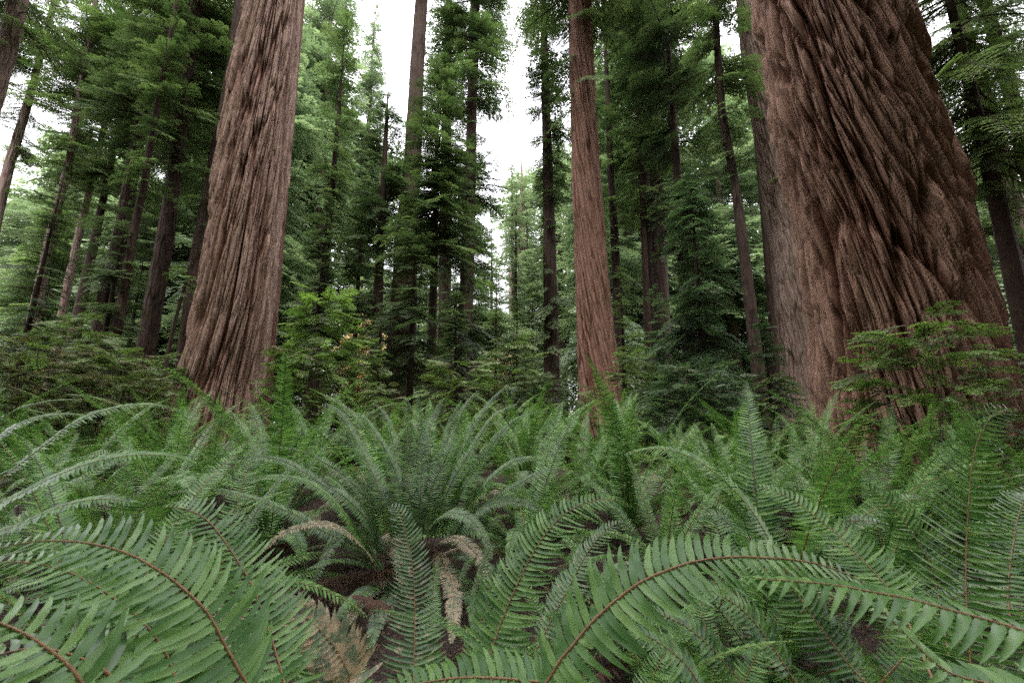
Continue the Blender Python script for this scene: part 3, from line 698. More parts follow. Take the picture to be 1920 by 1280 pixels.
shrub('huckleberry_bush', 'dark tangled shrub low between the thick pinkish redwood and the tall leafy shrub', 535, 655, 65, 9.6, 90, 'leaf_twiggy', 7)
shrub('huckleberry_bush', 'low loose shrub right of the tall leafy shrub', 665, 660, 60, 11.5, 80, 'leaf_shrub', 8)
shrub('huckleberry_bush', 'small reddish twigged shrub at the feet of the slender dark trunks', 715, 725, 45, 9, 50, 'leaf_twiggy', 9)
shrub('huckleberry_bush', 'green understorey shrub left of the very dark straight trunk', 955, 640, 60, 14, 90, 'leaf_shrub', 10)
shrub('huckleberry_bush', 'low green shrub in front of the clean straight red redwood', 1120, 735, 42, 12, 60, 'leaf_shrub', 11)
shrub('huckleberry_bush', 'low shrub right of the foot of the clean straight red redwood', 1195, 660, 50, 14, 80, 'leaf_shrub', 12)
shrub('huckleberry_bush', 'shrub between near black straight trunk and the thick pinkish redwood', 300, 690, 45, 11, 70, 'leaf_shrub', 13)
shrub('huckleberry_bush', 'low grey green shrub below the drooping young hemlock', 1310, 700, 95, 9.8, 110, 'leaf_grey', 14)
shrub('huckleberry_bush', 'low dark shrub behind the central fern', 860, 690, 75, 10.5, 90, 'leaf_twiggy', 15)
shrub('huckleberry_bush', 'low dark shrub at the foot of the very dark straight trunk', 1010, 715, 60, 10.5, 80, 'leaf_dark', 16)
shrub('huckleberry_bush', 'low shrub at the left foot of the widest trunk', 1450, 705, 50, 8.8, 60, 'leaf_shrub', 17)
shrub('huckleberry_bush', 'distant understorey shrub beyond the slim trunks right of centre', 1240, 640, 60, 22, 80, 'leaf_shrub', 18)
shrub('huckleberry_bush', 'distant understorey shrub seen right of the tall leafy shrub', 660, 640, 50, 22, 70, 'leaf_shrub', 19)
shrub('huckleberry_bush', 'distant understorey shrub beyond the central young conifers', 800, 640, 70, 24, 90, 'leaf_shrub', 20)
shrub('huckleberry_bush', 'distant understorey shrub under the pale trunks on the left', 90, 600, 80, 20, 100, 'leaf_shrub', 21)
shrub('huckleberry_bush', 'distant understorey shrub low behind the near black straight trunk', 330, 650, 60, 24, 80, 'leaf_shrub', 22)
shrub('huckleberry_bush', 'distant understorey shrub beyond the right edge of the widest trunk', 1930, 610, 80, 14, 90, 'leaf_shrub', 23)

# ------------------------------------------------------------------ ferns
def frond_geo(P, N, Lp, sp=.016, K=6, stipe=.12, wid=None, seed=0, twist=.35, droop=.22, fwd=.1, serr=.12, rr=.0035, taper=.55, ragged=.0, tipcurl=.0):
    """P curve points (resampled), N blade normals; returns (leaf V,Q), (rachis V,Q)"""
    rng = np.random.default_rng(seed)
    P = np.asarray(P); n = len(P)
    s = np.r_[0, np.cumsum(np.linalg.norm(np.diff(P, axis=0), axis=1))]; L = s[-1]
    T = np.gradient(P, axis=0); T /= np.linalg.norm(T, axis=1)[:, None]+1e-9
    N = N-(N*T).sum(1)[:, None]*T; N /= np.linalg.norm(N, axis=1)[:, None]+1e-9
    q = np.arange(stipe*L, L*.995, sp); m = len(q)
    qq = np.repeat(q, 2)+np.tile([0, sp*.5], m); qq = np.minimum(qq, L*.999); side = np.tile([-1., 1.], m)
    ip = lambda A: np.stack([np.interp(qq, s, A[:, k]) for k in range(3)], 1)
    Pp, Tp, Np = ip(P), ip(T), ip(N); Tp /= np.linalg.norm(Tp, axis=1)[:, None]; Np /= np.linalg.norm(Np, axis=1)[:, None]
    Sd = np.cross(Tp, Np)*side[:, None]
    t = (qq-stipe*L)/(L-stipe*L)
    prof = np.minimum(1, .55+1.6*t)*np.clip(1-t, 0, 1)**taper*(1.0)+.05
    prof /= prof.max()
    l = Lp*prof*rng.uniform(.88, 1.06, len(qq))*np.where(rng.random(len(qq)) < .025, rng.uniform(.1, .6, len(qq)), 1)
    if ragged: l = l*np.where(rng.random(len(qq)) < ragged, rng.uniform(.3, .7, len(qq)), 1)
    wd = (wid or sp*.8)*(.35+.65*np.sqrt(prof))
    x = np.linspace(0, 1, K+1)[None, :, None]
    fw = (fwd+.32*t**1.5+rng.uniform(-.07, .07, len(qq)))[:, None, None]
    fwx = fw+.4*x*(.25+.5*t[:, None, None])                         # sickle: bends to the tip
    dr = (droop+rng.uniform(-.07, .07, len(qq))+.35*(vn(t*7+seed, side*9., seed)-.5))[:, None, None]
    lx = l[:, None, None]
    C = Pp[:, None]+lx*x*(Sd[:, None]*np.cos(fwx)+Tp[:, None]*np.sin(fwx)) + lx*Np[:, None]*(.10*x-dr*x*x)
    wv = lx*Np[:, None]*.02*np.sin(x*9+rng.uniform(0, 6, len(qq))[:, None, None])
    C = C+wv*np.minimum(1, x*2)
    tw = (twist+rng.uniform(-.09, .09, len(qq))+.4*(vn(t*6+seed, side*5., seed+1)-.5))[:, None, None]
    Wd = (Tp[:, None]*np.cos(fwx)-Sd[:, None]*np.sin(fwx))*np.cos(tw)-Np[:, None]*np.sin(tw)
    shp = np.clip(np.minimum(1, .62+x*5)*(1-x**2.6)**.8, 0.02, 1)
    if serr and K >= 6:
        shp = shp*(1+serr*np.where(np.arange(K+1)[None, :, None] % 2 == 0, .5, -.5))
    hw = wd[:, None, None]*.5*shp
    up = C+Wd*hw; lo = C-Wd*hw; md = C-Np[:, None]*hw*.28
    V = np.stack([up, md, lo], 2)                                   # (M,K+1,3,3)
    Mn = len(qq); base = (np.arange(Mn)*(K+1)*3)[:, None, None]; i = np.arange(K)[None, :, None]*3; j = np.arange(2)[None, None]
    Q = np.stack([base+i+j, base+i+j+1, base+i+j+4, base+i+j+3], -1).reshape(-1, 4)
    R = tube(P[::max(1, n//26)] if n > 40 else P, np.interp(np.linspace(0, 1, len(P[::max(1, n//26)] if n > 40 else P)), [0, .3, 1], [rr, rr*.8, rr*.22]), 6)
    return (V.reshape(-1, 3), Q), R, np.repeat(rng.random(Mn), (K+1)*3)

def blade_normals(P, O, k=0.0, roll=0.0):
    T = np.gradient(P, axis=0); T /= np.linalg.norm(T, axis=1)[:, None]+1e-9
    O = np.array([O[0], O[1], 0.0]); O /= np.linalg.norm(O)+1e-9
    Zv = np.array([0, 0, 1.0])
    N = (T@O)[:, None]*Zv-(T[:, 2])[:, None]*O
    N = N/(np.linalg.norm(N, axis=1)[:, None]+1e-9)
    if k:
        C = CAM-P; C /= np.linalg.norm(C, axis=1)[:, None]
        N = N+k*C
    if roll:
        B = np.cross(T, N); N = N*math.cos(roll)+B*math.sin(roll)
    return N

def fern_root(label, loc, group=None):
    return tag(empty('sword_fern', loc), label, 'fern', group)

def hero(root, pts, d0, d1, Lp, mat='fern_hero', k=.35, dm=None, rm='rachis', extend=None, O=None, label=None, rr=None, **kw):
    """pts: pixels base -> tip on the 1920 frame, with distances d0 (base) .. d1 (tip)"""
    pts = list(pts); s = np.r_[0, np.cumsum([math.dist(a, b) for a, b in zip(pts, pts[1:])])]; s = s/s[-1]
    W = np.array([at(p[0], p[1], (d0+(d1-d0)*t) + (0 if dm is None else dm*4*t*(1-t))) for p, t in zip(pts, s)])
    if extend is not None: W = np.vstack([np.array(extend, float)[None], W])
    P = spline(W, 60)
    O = (P[-1]-P[0]) if O is None else np.array(O, float)
    N = blade_normals(P, O, k, kw.pop('roll', 0))
    L = np.linalg.norm(np.diff(P, axis=0), axis=1).sum()
    kw.setdefault('sp', .0142); kw.setdefault('K', 8); kw.setdefault('wid', .0125)
    (V, Q), (V2, Q2), tn = frond_geo(P, N, Lp, seed=int(abs(pts[0][0]*7+pts[-1][1])), rr=rr or .0027, **kw)
    o0 = np.array(root.location)
    f = link('frond', mesh_from('frond', V-o0, Q, [M[mat]], smooth=True, attrs={'tint': tn}), root)
    link('rachis', mesh_from('rachis', V2-o0, Q2, [M[rm]], smooth=True), f)
    if label: f['label'] = label
    return f

# --- the central fern
cb = at(785, 1010, 3.2)
c0 = np.array([cb[0], cb[1], 0.0])
fc = fern_root('large central sword fern with tall upright glossy fronds and tan drooping lower ones', c0)
def cf(pts, dtip, **kw):
    kw.setdefault('rm', 'rachis_dark'); kw.setdefault('mat', 'fern'); kw.setdefault('Lp', .095); kw.setdefault('k', .8)
    kw.setdefault('extend', (cb+np.array([(pts[0][0]-785)/F*1.2, 0, -.12])))
    kw.setdefault('sp', .0155); kw.setdefault('K', 6)
    lp = kw.pop('Lp'); d0 = kw.pop('d0', 3.2)
    hero(fc, pts, d0, dtip, lp, **kw)
cf([(756, 948), (752, 922), (739, 880), (722, 842), (701, 809), (676, 779), (640, 776)], 3.3)
cf([(722, 948), (705, 901), (688, 863), (663, 817), (638, 775), (610, 756)], 3.5, rm='rachis')
cf([(768, 948), (764, 868), (764, 804), (764, 758), (758, 742)], 3.6, rm='rachis')
cf([(787, 956), (790, 889), (792, 825), (787, 783), (784, 741)], 3.75)
cf([(798, 956), (811, 910), (836, 859), (853, 817), (870, 766), (897, 731)], 3.7)
cf([(836, 952), (857, 872), (878, 821), (899, 787), (920, 754), (952, 722)], 3.7)
cf([(825, 960), (844, 910), (874, 859), (908, 804), (933, 775), (968, 758)], 3.5)
cf([(865, 923), (891, 880), (920, 838), (950, 800), (984, 779), (1028, 771)], 3.6)
cf([(878, 948), (899, 923), (925, 893), (958, 868), (996, 859), (1040, 869)], 3.1, Lp=.09)
cf([(873, 990), (899, 973), (933, 935), (975, 906), (1013, 885), (1045, 876)], 3.2, Lp=.09)
cf([(705, 1010), (680, 969), (655, 935), (621, 901), (590, 892)], 3.0, Lp=.09)
cf([(720, 1040), (700, 990), (671, 955), (638, 925), (604, 908), (570, 885), (528, 863), (481, 857), (440, 864), (410, 886)], 2.7, mat='fern_mottled', Lp=.085)
cf([(720, 1066), (680, 1015), (650, 969), (612, 927), (570, 901), (511, 893), (443, 906)], 2.5, mat='fern_hero', Lp=.085, rm='rachis')
cf([(705, 1040), (650, 1015), (595, 990), (562, 969), (511, 948), (460, 931), (405, 920), (350, 918), (302, 928)], 2.5, Lp=.085, rm='rachis')
cf([(712, 1069), (701, 1049), (671, 1015), (638, 990), (595, 982), (553, 990), (519, 1007), (492, 1034)], 2.3, mat='fern_tan', Lp=.075, rm='rachis', ragged=.15, label='tan blotched frond arching left')
cf([(806, 1000), (822, 972), (844, 960), (878, 970), (900, 995), (914, 1020), (922, 1048)], 2.5, mat='fern_mottled', Lp=.08, label='mottled frond curling down right')
cf([(819, 1020), (840, 1008), (865, 1012), (890, 1035), (908, 1062), (912, 1100)], 2.4, mat='fern_tan', Lp=.075, ragged=.15, label='tan frond hanging right')
cf([(815, 1030), (835, 1065), (848, 1100), (851, 1142), (846, 1205)], 2.0, mat='fern_tan', Lp=.075, k=.5, rm='rachis', ragged=.15)
cf([(705, 1070), (671, 1074), (629, 1083), (587, 1096), (558, 1114)], 2.7, mat='fern_dead', Lp=.07, k=.2, ragged=.3, droop=.7, rm='rachis_dark', label='dead brown frond')
cf([(700, 1078), (660, 1092), (620, 1108), (590, 1128)], 2.7, mat='fern_dead', Lp=.06, k=.2, ragged=.3, droop=.7, rm='rachis_dark', label='dead brown frond')
cf([(725, 1080), (690, 1108), (665, 1142), (644, 1180)], 2.4, mat='fern_tan', Lp=.08, k=.5, rm='rachis')
cf([(740, 1090), (722, 1130), (705, 1170), (695, 1215)], 2.2, mat='fern_mottled', Lp=.08, k=.5)
cf([(715, 1075), (690, 1060), (655, 1050), (615, 1052), (575, 1068)], 2.6, Lp=.07, k=.4)
cf([(730, 1095), (700, 1100), (660, 1125), (630, 1165)], 2.3, Lp=.075, k=.5)
cf([(850, 1070), (880, 1110), (895, 1160), (890, 1220)], 2.1, Lp=.075, k=.5)
cf([(870, 1040), (910, 1060), (945, 1100)], 2.6, Lp=.07, k=.5)
cf([(740, 1000), (700, 950), (660, 905), (610, 868), (560, 845), (505, 838)], 3.5, Lp=.085)
cf([(745, 980), (715, 915), (680, 860), (640, 822), (590, 800), (540, 796)], 3.8, Lp=.085)
cf([(850, 1000), (890, 960), (940, 940), (990, 945), (1035, 968)], 2.9, Lp=.085, mat='fern_mottled')
cf([(775, 950), (745, 870), (735, 820), (722, 780), (700, 756)], 3.9)
cf([(800, 950), (825, 880), (838, 830), (846, 790), (866, 750)], 3.9)
cf([(810, 950), (800, 880), (803, 820), (815, 780), (832, 745)], 3.9, rm='rachis')
# --- fronds rising toward the viewer, their crowns just below the frame
f1 = fern_root('sword fern in the bottom left corner with long arching bright fronds', at_Y(500, 1280, .75)*[1, 1, 0]+[0, 0, .1])
hero(f1, [(475, 1310), (460, 1278), (420, 1206), (390, 1149), (339, 1099), (292, 1065), (235, 1035), (168, 1018), (101, 1013), (40, 1018), (-40, 1040)], .74, .72, .125, k=.7, extend=at_Y(500, 1500, .75), rr=.0032)
hero(f1, [(535, 1300), (530, 1270), (514, 1213), (497, 1162), (470, 1092), (437, 1038), (396, 981), (356, 956), (310, 950), (268, 968)], .9, 1.15, .115, k=.7, extend=at_Y(520, 1500, .85), rr=.0031)
hero(f1, [(330, 1270), (285, 1185), (228, 1132), (175, 1095), (120, 1068), (60, 1055), (0, 1053), (-60, 1062)], .85, .8, .11, k=.6, extend=at_Y(380, 1480, .8), rr=.0031)
hero(f1, [(165, 1310), (151, 1277), (128, 1246), (87, 1213), (44, 1186), (0, 1167), (-60, 1150)], .5, .5, .1, k=.6, extend=at_Y(200, 1500, .52), rr=.0032)
hero(f1, [(655, 1290), (650, 1256), (625, 1210), (591, 1172), (555, 1140), (515, 1120)], 1.15, 1.1, .105, mat='fern_tan', k=.7, extend=at_Y(640, 1450, 1.1), wid=.019, label='wide dry tan frond')
hero(f1, [(420, 1300), (370, 1230), (300, 1200), (220, 1190), (140, 1210)], .95, .9, .1, mat='fern', k=.5, extend=at_Y(450, 1450, .9))
hero(f1, [(250, 1320), (200, 1260), (130, 1225), (60, 1215), (-20, 1230)], .62, .58, .09, mat='fern', k=.5)
hero(f1, [(560, 1330), (590, 1250), (560, 1180), (520, 1120)], 1.2, 1.35, .09, mat='fern', k=.5)
f2 = fern_root('sword fern at bottom centre with straight fronds pointing away and one low arching one', at_Y(850, 1280, 1.25)*[1, 1, 0]+[0, 0, .1])
hero(f2, [(776, 1290), (776, 1243), (778, 1152), (776, 1085), (769, 1031), (758, 984), (747, 957), (735, 948)], 1.35, 1.75, .108, mat='fern_mottled', k=.75, taper=.4, extend=at_Y(790, 1400, 1.3))
hero(f2, [(912, 1275), (915, 1246), (932, 1189), (952, 1136), (976, 1082), (1006, 1025), (1036, 984), (1067, 957), (1110, 939), (1150, 936), (1188, 950)], 1.2, 1.5, .115, k=.75, extend=at_Y(900, 1400, 1.15))
hero(f2, [(1075, 1300), (1040, 1283), (996, 1277), (962, 1273), (919, 1270), (858, 1270), (808, 1277), (740, 1290), (690, 1310)], .85, .85, .095, k=.35, rr=.0031)
hero(f2, [(880, 1285), (890, 1210), (905, 1150), (920, 1100), (950, 1055), (985, 1035)], 1.5, 1.7, .07, mat='fern', k=.6, sp=.014)
hero(f2, [(900, 1180), (895, 1110), (905, 1070), (915, 1035), (925, 1020)], 1.9, 2.0, .05, mat='fern_mottled', k=.5, sp=.013)
hero(f2, [(1000, 1230), (1040, 1150), (1075, 1085), (1105, 1030), (1140, 990), (1170, 978)], 1.6, 1.8, .09, mat='fern_mottled', k=.6)
hero(f2, [(1060, 1150), (1120, 1090), (1175, 1058), (1220, 1060)], 1.7, 1.6, .06, mat='fern_mottled', k=.5)
f3 = fern_root('sword fern at bottom right with a great arching frond reaching to the right edge', at_Y(1010, 1280, .8)*[1, 1, 0]+[.1, 0, .1])
hero(f3, [(1010, 1310), (1033, 1267), (1053, 1233), (1077, 1206), (1104, 1172), (1127, 1149), (1154, 1125), (1184, 1102), (1218, 1082), (1280, 1058), (1324, 1048), (1381, 1043), (1431, 1045), (1482, 1048), (1540, 1058), (1600, 1082), (1660, 1120), (1720, 1170)], .8, .8, .105, k=.75, rr=.0034, sp=.0155, wid=.0145, extend=at_Y(980, 1450, .78), twist=.2)
hero(f3, [(1330, 1320), (1290, 1250), (1230, 1200), (1180, 1180)], 1.2, 1.25, .085, mat='fern', k=.6)
f4 = fern_root('sword fern just outside the right corner whose pale out of focus frond hangs across', at_Y(1990, 1280, .5)*[1, 1, 0]+[.15, 0, .1])
hero(f4, [(2060, 1250), (1990, 1208), (1918, 1181), (1818, 1152), (1767, 1139), (1700, 1120), (1650, 1112), (1592, 1100), (1532, 1092), (1465, 1087), (1398, 1082)], .46, .6, .085, k=.2, rr=.003, droop=.55, twist=.1, taper=.5, extend=(.75, .45, .55))
hero(f4, [(2000, 1330), (1900, 1290), (1790, 1265), (1740, 1230), (1700, 1190), (1660, 1150), (1630, 1130)], .6, .7, .07, k=.4, rr=.003, droop=.4, mat='fern_hero', extend=(.8, .55, .6))
f5 = fern_root('sword fern on the right with one tall upright frond crossing the ferns behind', at_Y(1825, 1280, .95)*[1, 1, 0]+[0, 0, .1])
hero(f5, [(1822, 1300), (1817, 1203), (1811, 1102), (1812, 1018), (1818, 917), (1826, 850), (1840, 810), (1861, 779), (1895, 765)], 1.0, 1.35, .125, mat='fern', k=.75, sp=.019, extend=at_Y(1822, 1450, .95), O=(0, 1, 0), taper=.45)
hero(f5, [(1760, 1120), (1744, 1055), (1724, 1018), (1700, 984), (1676, 954), (1650, 927), (1625, 910)], 1.4, 1.6, .125, mat='fern', k=.75, extend=at_Y(1790, 1300, 1.2))
hero(f5, [(1700, 1160), (1663, 1099), (1636, 1068), (1599, 1031), (1566, 998), (1532, 971), (1498, 944), (1465, 926), (1421, 910)], 1.15, 1.6, .11, mat='fern_hero', k=.75, extend=at_Y(1760, 1300, 1.0))
hero(f5, [(1900, 1200), (1890, 1110), (1900, 1020), (1915, 950), (1950, 900)], 1.2, 1.5, .11, mat='fern', k=.7)
f6 = fern_root('sword fern right of centre with dark lower fronds over the bare litter', at_Y(1530, 1260, 1.5)*[1, 1, 0]+[0, 0, .1])
hero(f6, [(1640, 1300), (1580, 1230), (1520, 1150), (1490, 1108), (1450, 1070), (1400, 1060)], 1.2, 1.45, .11, mat='fern', k=.75)
hero(f6, [(1500, 1290), (1450, 1215), (1400, 1150), (1340, 1110), (1290, 1100)], 1.35, 1.5, .09, mat='fern', k=.75)
hero(f6, [(1400, 1290), (1330, 1210), (1280, 1170), (1230, 1150), (1190, 1155)], 1.35, 1.45, .075, mat='fern', k=.75)
hero(f6, [(1640, 1290), (1700, 1225), (1740, 1170), (1790, 1120), (1850, 1100)], 1.3, 1.4, .09, mat='fern', k=.75)
f7 = fern_root('sword fern right of centre, its long frond arching up left over dark gaps', at_Y(1500, 1100, 2.0)*[1, 1, 0]+[0, 0, .2])
hero(f7, [(1490, 1100), (1438, 1005), (1414, 964), (1391, 934), (1364, 907), (1330, 878), (1297, 857), (1250, 842), (1210, 843), (1172, 852)], 1.7, 2.0, .1, mat='fern_hero', k=.4)
hero(f7, [(1480, 1110), (1420, 1030), (1370, 985), (1345, 965), (1310, 968)], 1.9, 2.1, .075, mat='fern_mottled', k=.5)
hero(f7, [(1520, 1100), (1530, 1030), (1560, 990), (1620, 975), (1680, 990), (1720, 1000)], 1.8, 1.7, .08, mat='fern_mottled', k=.5)
hero(f7, [(1530, 1080), (1580, 1000), (1640, 955), (1720, 935), (1790, 940)], 1.9, 2.0, .09, mat='fern', k=.5)
f8 = fern_root('sword fern at the left edge with two long level fronds reaching in over the others', np.array([-2.6, 1.9, .2]))
hero(f8, [(-60, 1000), (0, 947), (50, 921), (101, 894), (161, 870), (218, 857), (269, 852), (320, 855), (368, 868)], 1.5, 1.7, .085, mat='fern_hero', k=.45)
hero(f8, [(-40, 930), (50, 860), (94, 826), (118, 806), (151, 786), (185, 773), (235, 761), (286, 759), (330, 768), (358, 777)], 1.9, 2.3, .075, mat='fern_hero', k=.4, ragged=.1)
hero(f8, [(-60, 880), (0, 818), (34, 796), (67, 783), (128, 776), (175, 782)], 2.3, 2.6, .09, mat='fern', k=.3)
hero(f8, [(-50, 1010), (30, 985), (110, 950), (190, 935), (270, 945)], 1.7, 1.8, .08, mat='fern', k=.45)
hero(f8, [(-60, 850), (-20, 800), (30, 768), (90, 752), (150, 748)], 2.6, 2.9, .08, mat='fern', k=.2)

# --- fern carpet: every plant its own object
def frond_curve(L, e0, e1, side=0.0, n=22):
    t = np.linspace(0, 1, n); e = e0+(e1-e0)*t**1.25
    d = np.stack([np.cos(e), side*t, np.sin(e)], 1); d /= np.linalg.norm(d, axis=1)[:, None]
    return np.vstack([[0, 0, 0], np.cumsum((d[1:]+d[:-1])*.5*L/(n-1), axis=0)])
def fern_protos():
    rng = np.random.default_rng(12)
    near = []
    for k in range(12):
        up = k % 3
        e0 = [1.35, 1.05, .7][up]+rng.uniform(-.08, .08); e1 = [-.1, -.65, -1.0][up]+rng.uniform(-.2, .2)
        P = frond_curve([1.45, 1.25, 1.05][up], e0, e1+(.4 if up == 0 else 0), rng.uniform(-.25, .25))
        N = blade_normals(P, (1, 0, 0), 0, rng.uniform(-.25, .25))
        mat = 'fern_carpet' if k not in (5, 8, 11) else ('fern_mottled' if k != 8 else 'fern_tan')
        (V, Q), (V2, Q2), tn = frond_geo(P, N, .105, sp=.0185, K=4, seed=k, twist=.25, wid=.0165)
        near.append((up, mesh_from('frond', V, Q, [M[mat]], smooth=True, attrs={'tint': tn}), mesh_from('rachis', V2, Q2, [M['rachis' if k % 2 else 'rachis_dark']], smooth=True)))
    far = []
    for k in range(6):
        Vs, Qs, ts, mi, off = [], [], [], [], 0
        for j in range(22):
            up = j % 3; az = j*2.4+rng.uniform(-.2, .2)
            e0 = [1.35, 1.0, .65][up]+rng.uniform(-.12, .12); e1 = [-.2, -.7, -1.1][up]+rng.uniform(-.3, .3)
            P = frond_curve([1.45, 1.2, 1.0][up]*rng.uniform(.8, 1.1), e0, e1+(.4 if up == 0 else 0), rng.uniform(-.3, .3), 14)
            N = blade_normals(P, (1, 0, 0), 0, rng.uniform(-.35, .35))
            (V, Q), (V2, Q2), tn = frond_geo(P, N, .115, sp=.027, K=2, seed=100*k+j, twist=.2, wid=.024, rr=.005)
            c, s_ = math.cos(az), math.sin(az); Rm = np.array([[c, s_, 0], [-s_, c, 0], [0, 0, 1]])
            tan = rng.random() < .12
            for (v, q, m_, tt) in ((V, Q, 2 if tan else 0, tn*.7+rng.random()*.3), (V2, Q2, 1, np.zeros(len(V2)))):
                Vs.append(v@Rm); Qs.append(q+off); off += len(v); ts.append(tt); mi.append(np.full(len(q), m_))
        far.append(mesh_from('sword_fern', np.concatenate(Vs), np.concatenate(Qs), [M['fern_carpet'], M['rachis'], M['fern_mottled']], mat_idx=np.concatenate(mi), smooth=True, attrs={'tint': np.concatenate(ts)}))
    return near, far
def carpet():
    near, far = fern_protos()
    rng = np.random.default_rng(2024)
    bands = [(-999, 120, 'at the left edge'), (120, 330, 'below the near black straight trunk'), (330, 500, 'in front of the thick pinkish redwood'), (500, 680, 'left of the large central fern'),
             (680, 900, 'behind the large central fern'), (900, 1060, 'right behind the large central fern'), (1060, 1180, 'in front of the clean straight red redwood'), (1180, 1330, 'left of the drooping young hemlock'),
             (1330, 1490, 'below the drooping young hemlock'), (1490, 1700, 'in front of the widest trunk'), (1700, 1850, 'below the layered huckleberry'), (1850, 9999, 'at the right edge')]
    ords = ['nearest', 'second nearest', 'third nearest', 'fourth nearest', 'fifth nearest', 'sixth nearest', 'seventh nearest', 'eighth nearest', 'ninth nearest', 'tenth nearest', 'eleventh nearest', 'twelfth nearest']
    pts = []
    def ok(x, y, r): return all((x-a)**2+(y-b)**2 > r*r for a, b in pts)
    tries = 0
    pts += [(3.0, 4.6), (3.8, 4.9), (3.3, 5.5), (4.6, 5.3), (2.4, 4.9), (2.9, 3.8), (4.2, 4.2), (5.3, 4.6)]
    while len(pts) < 142 and tries < 20000:
        tries += 1
        y = 1.9+11.5*rng.random()**.8; x = rng.uniform(-1.22, 1.22)*y+rng.uniform(-.5, .5)
        if math.hypot(x-c0[0], y-c0[1]) < .85: continue
        if y < 2.9 and -1.3 < x < .95: continue
        if y < 2.2 and x > -1.3: continue
        if 1.0 < x/y*1 < 1.35 and 4.6 < y < 9.8 and x > 5.0 : continue
        if math.hypot(x-6.4, y-8) < 2.3 or math.hypot(x+6.0, y-12) < 1.7: continue
        if ok(x, y, .74+.045*y): pts.append((x, y))
    low = [(-.3, 1.75, 'below the straight mottled centre frond'), (.25, 1.6, 'left of the straight green frond at bottom centre'), (.7, 1.8, 'in the gap right of the straight green frond'), (1.3, 1.7, 'below the frond leaning left at the right'),
           (-1.15, 1.8, 'between the corner fronds and the central fern'), (.62, 2.5, 'right of the central fern foot'), (.95, 2.3, 'at the near side of the dark gap'), (.35, 1.15, 'at the bottom edge left of the great arching frond'), (-.4, 1.15, 'at the bottom edge beside the wide dry tan frond'),
           (.85, 1.2, 'under the great arching frond'), (1.45, 1.2, 'under the pale out of focus frond'), (1.95, 1.9, 'right of the tall upright frond'), (-1.6, 1.6, 'behind the longest corner frond'), (.1, 2.2, 'below the tan frond hanging right')]
    for x, y, lab in low:
        root = tag(empty('sword_fern', (x, y, 0.0), rng.uniform(0, 6.28)), 'small low sword fern '+lab, 'fern', 'small sword ferns under the big fronds'); q0 = .55 if y > 1.4 else .42
        root.scale = (q0*1.15, q0*1.15, q0)
        a0 = rng.uniform(0, 6.28)
        for j in range(13):
            up, fm, rm = near[int(rng.integers(0, 12))]
            f = link('frond', fm, root); f.rotation_euler = (rng.uniform(-.2, .2), rng.uniform(-.15, .3), a0+j*2.4); link('rachis', rm, f)
    cnt = {}
    for x, y in sorted(pts, key=lambda p: p[1]):
        z = float(ground_z(x, y)); px, py, dep = to_px((x, y, .8))
        band = next(b for b in bands if px < b[1])[2]; cnt[band] = cnt.get(band, 0)+1
        lab = f'{ords[min(11, cnt[band]-1)]} sword fern in the carpet {band}'
        s = rng.uniform(.78, 1.12)
        s *= 1.27 if y > 4 else 1.08
        if y < 7.5:
            root = tag(empty('sword_fern', (x, y, z), rng.uniform(0, 6.28)), lab, 'fern', 'sword ferns of the fern carpet'); root.scale = (s, s, s)
            n = int(rng.integers(14, 19)); a0 = rng.uniform(0, 6.28)
            for j in range(n):
                up, fm, rm = near[int(rng.integers(0, 12))]
                f = link('frond', fm, root); f.rotation_euler = (rng.uniform(-.15, .15), rng.uniform(-.15, .12), a0+j*2.4)
                q = rng.uniform(.75, 1.12); f.scale = (q, q, q)
                link('rachis', rm, f)
        else:
            o = link('sword_fern', far[int(rng.integers(0, 6))], None, (x, y, z)); o.rotation_euler[2] = rng.uniform(0, 6.28); o.scale = (s, s, s)
            tag(o, lab, 'fern', 'sword ferns of the fern carpet')
    print('ferns', len(pts), cnt)
carpet()

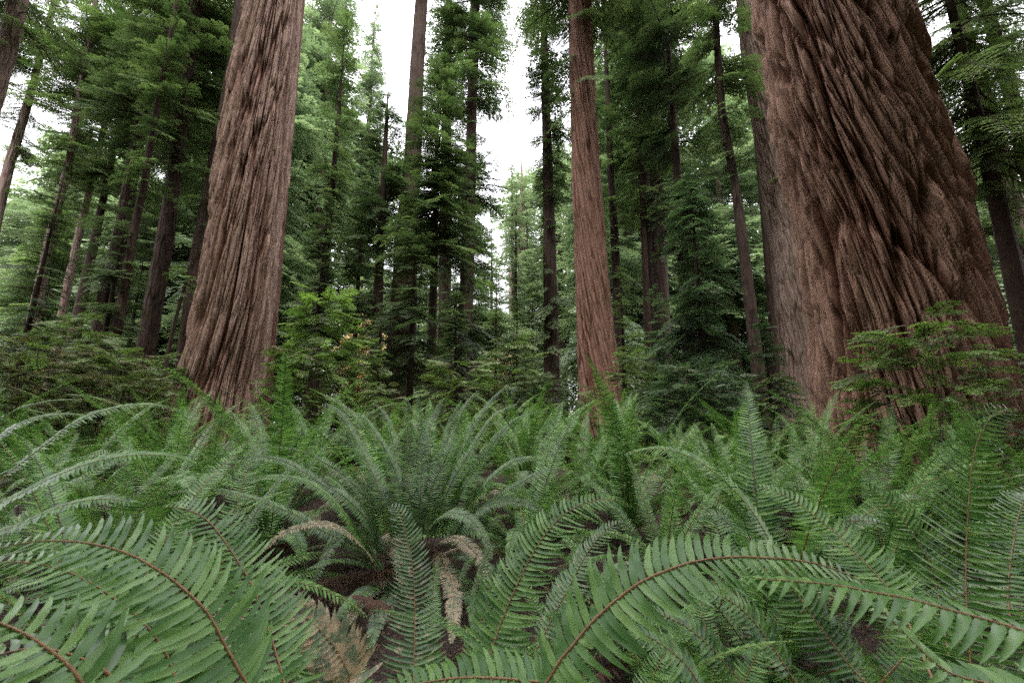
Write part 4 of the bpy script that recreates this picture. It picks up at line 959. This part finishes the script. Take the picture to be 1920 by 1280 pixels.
def dead_fronds():
    rng = np.random.default_rng(41)
    me = []
    for k in range(3):
        P = frond_curve(.8, .35, -.35, rng.uniform(-.4, .4)); N = blade_normals(P, (1, 0, 0), 0, rng.uniform(-.5, .5))
        (V, Q), (V2, Q2), tn = frond_geo(P, N, .07, sp=.016, K=4, seed=500+k, twist=.7, droop=.8, ragged=.35)
        me.append((mesh_from('leaflets', V, Q, [M['fern_dead']], smooth=True, attrs={'tint': tn}), mesh_from('rachis', V2, Q2, [M['rachis_dark']], smooth=True)))
    for i, (px, py, dz, w) in enumerate([(600, 1095, .1, 'left of the large central fern'), (650, 1120, .05, 'below the dead brown frond of the central fern'), (575, 1075, .2, 'behind the wide dry tan frond'),
            (1210, 1235, .05, 'lying lowest at bottom centre right'), (1290, 1200, .05, 'under the great arching frond'), (1120, 1215, .05, 'between the straight frond and the great arching frond'),
            (560, 1110, .08, 'nearest the left edge of the bare patch'), (625, 1060, .2, 'highest at the back of the bare patch'), (690, 1100, .1, 'at the right end of the bare patch'), (640, 1090, .15, 'in the middle of the bare patch'), (600, 1130, .1, 'at the near side of the bare patch'), (700, 1150, .1, 'below the mottled hanging frond'), (1240, 960, .1, 'in the dark gap right of the central fern'), (1290, 985, .1, 'at the right side of the dark gap'), (1180, 1000, .1, 'at the near side of the dark gap'), (1690, 1060, .1, 'in the gap left of the tall upright frond')]):
        r = ray(px, py); t = (CAM[2]-dz)/-r[2]; p = CAM+r*t
        root = tag(empty('dead_frond', p, rng.uniform(0, 6.28)), 'fallen brown dead fern frond '+w, 'dead frond', 'dead fronds on the ground')
        for nm, m_ in zip(('leaflets', 'rachis'), me[i % 3]): link(nm, m_, root)
dead_fronds()

# ------------------------------------------------------------------ litter of dead fern leaf and twigs on the ground
def litter():
    rng = np.random.default_rng(8); n = 70000
    y = .4+7*rng.random(n)**1.3; x = rng.uniform(-1.2, 1.2, n)*(y+.4)
    z = ground_z(x, y)+rng.uniform(.005, .09, n)
    a = rng.uniform(0, 6.28, n); l = rng.uniform(.008, .035, n); wv = l*rng.uniform(.1, .35, n)
    D = np.stack([np.cos(a), np.sin(a), rng.uniform(-.5, .6, n)], 1)*l[:, None]; W = np.stack([-np.sin(a), np.cos(a), rng.uniform(-.6, .6, n)], 1)*wv[:, None]
    P = np.stack([x, y, z], 1)
    V, Q = quads(np.stack([P, P+D*.5+W, P+D, P+D*.5-W], 1))
    tag(link('leaf_litter', mesh_from('leaf_litter', V, Q, [M['fern_dead']], attrs={'tint': np.repeat(rng.random(n), 4)})), 'brown dead leaf litter lying under the ferns', 'leaf litter', kind='stuff')
litter()

print('foliage quads', NQ[0])
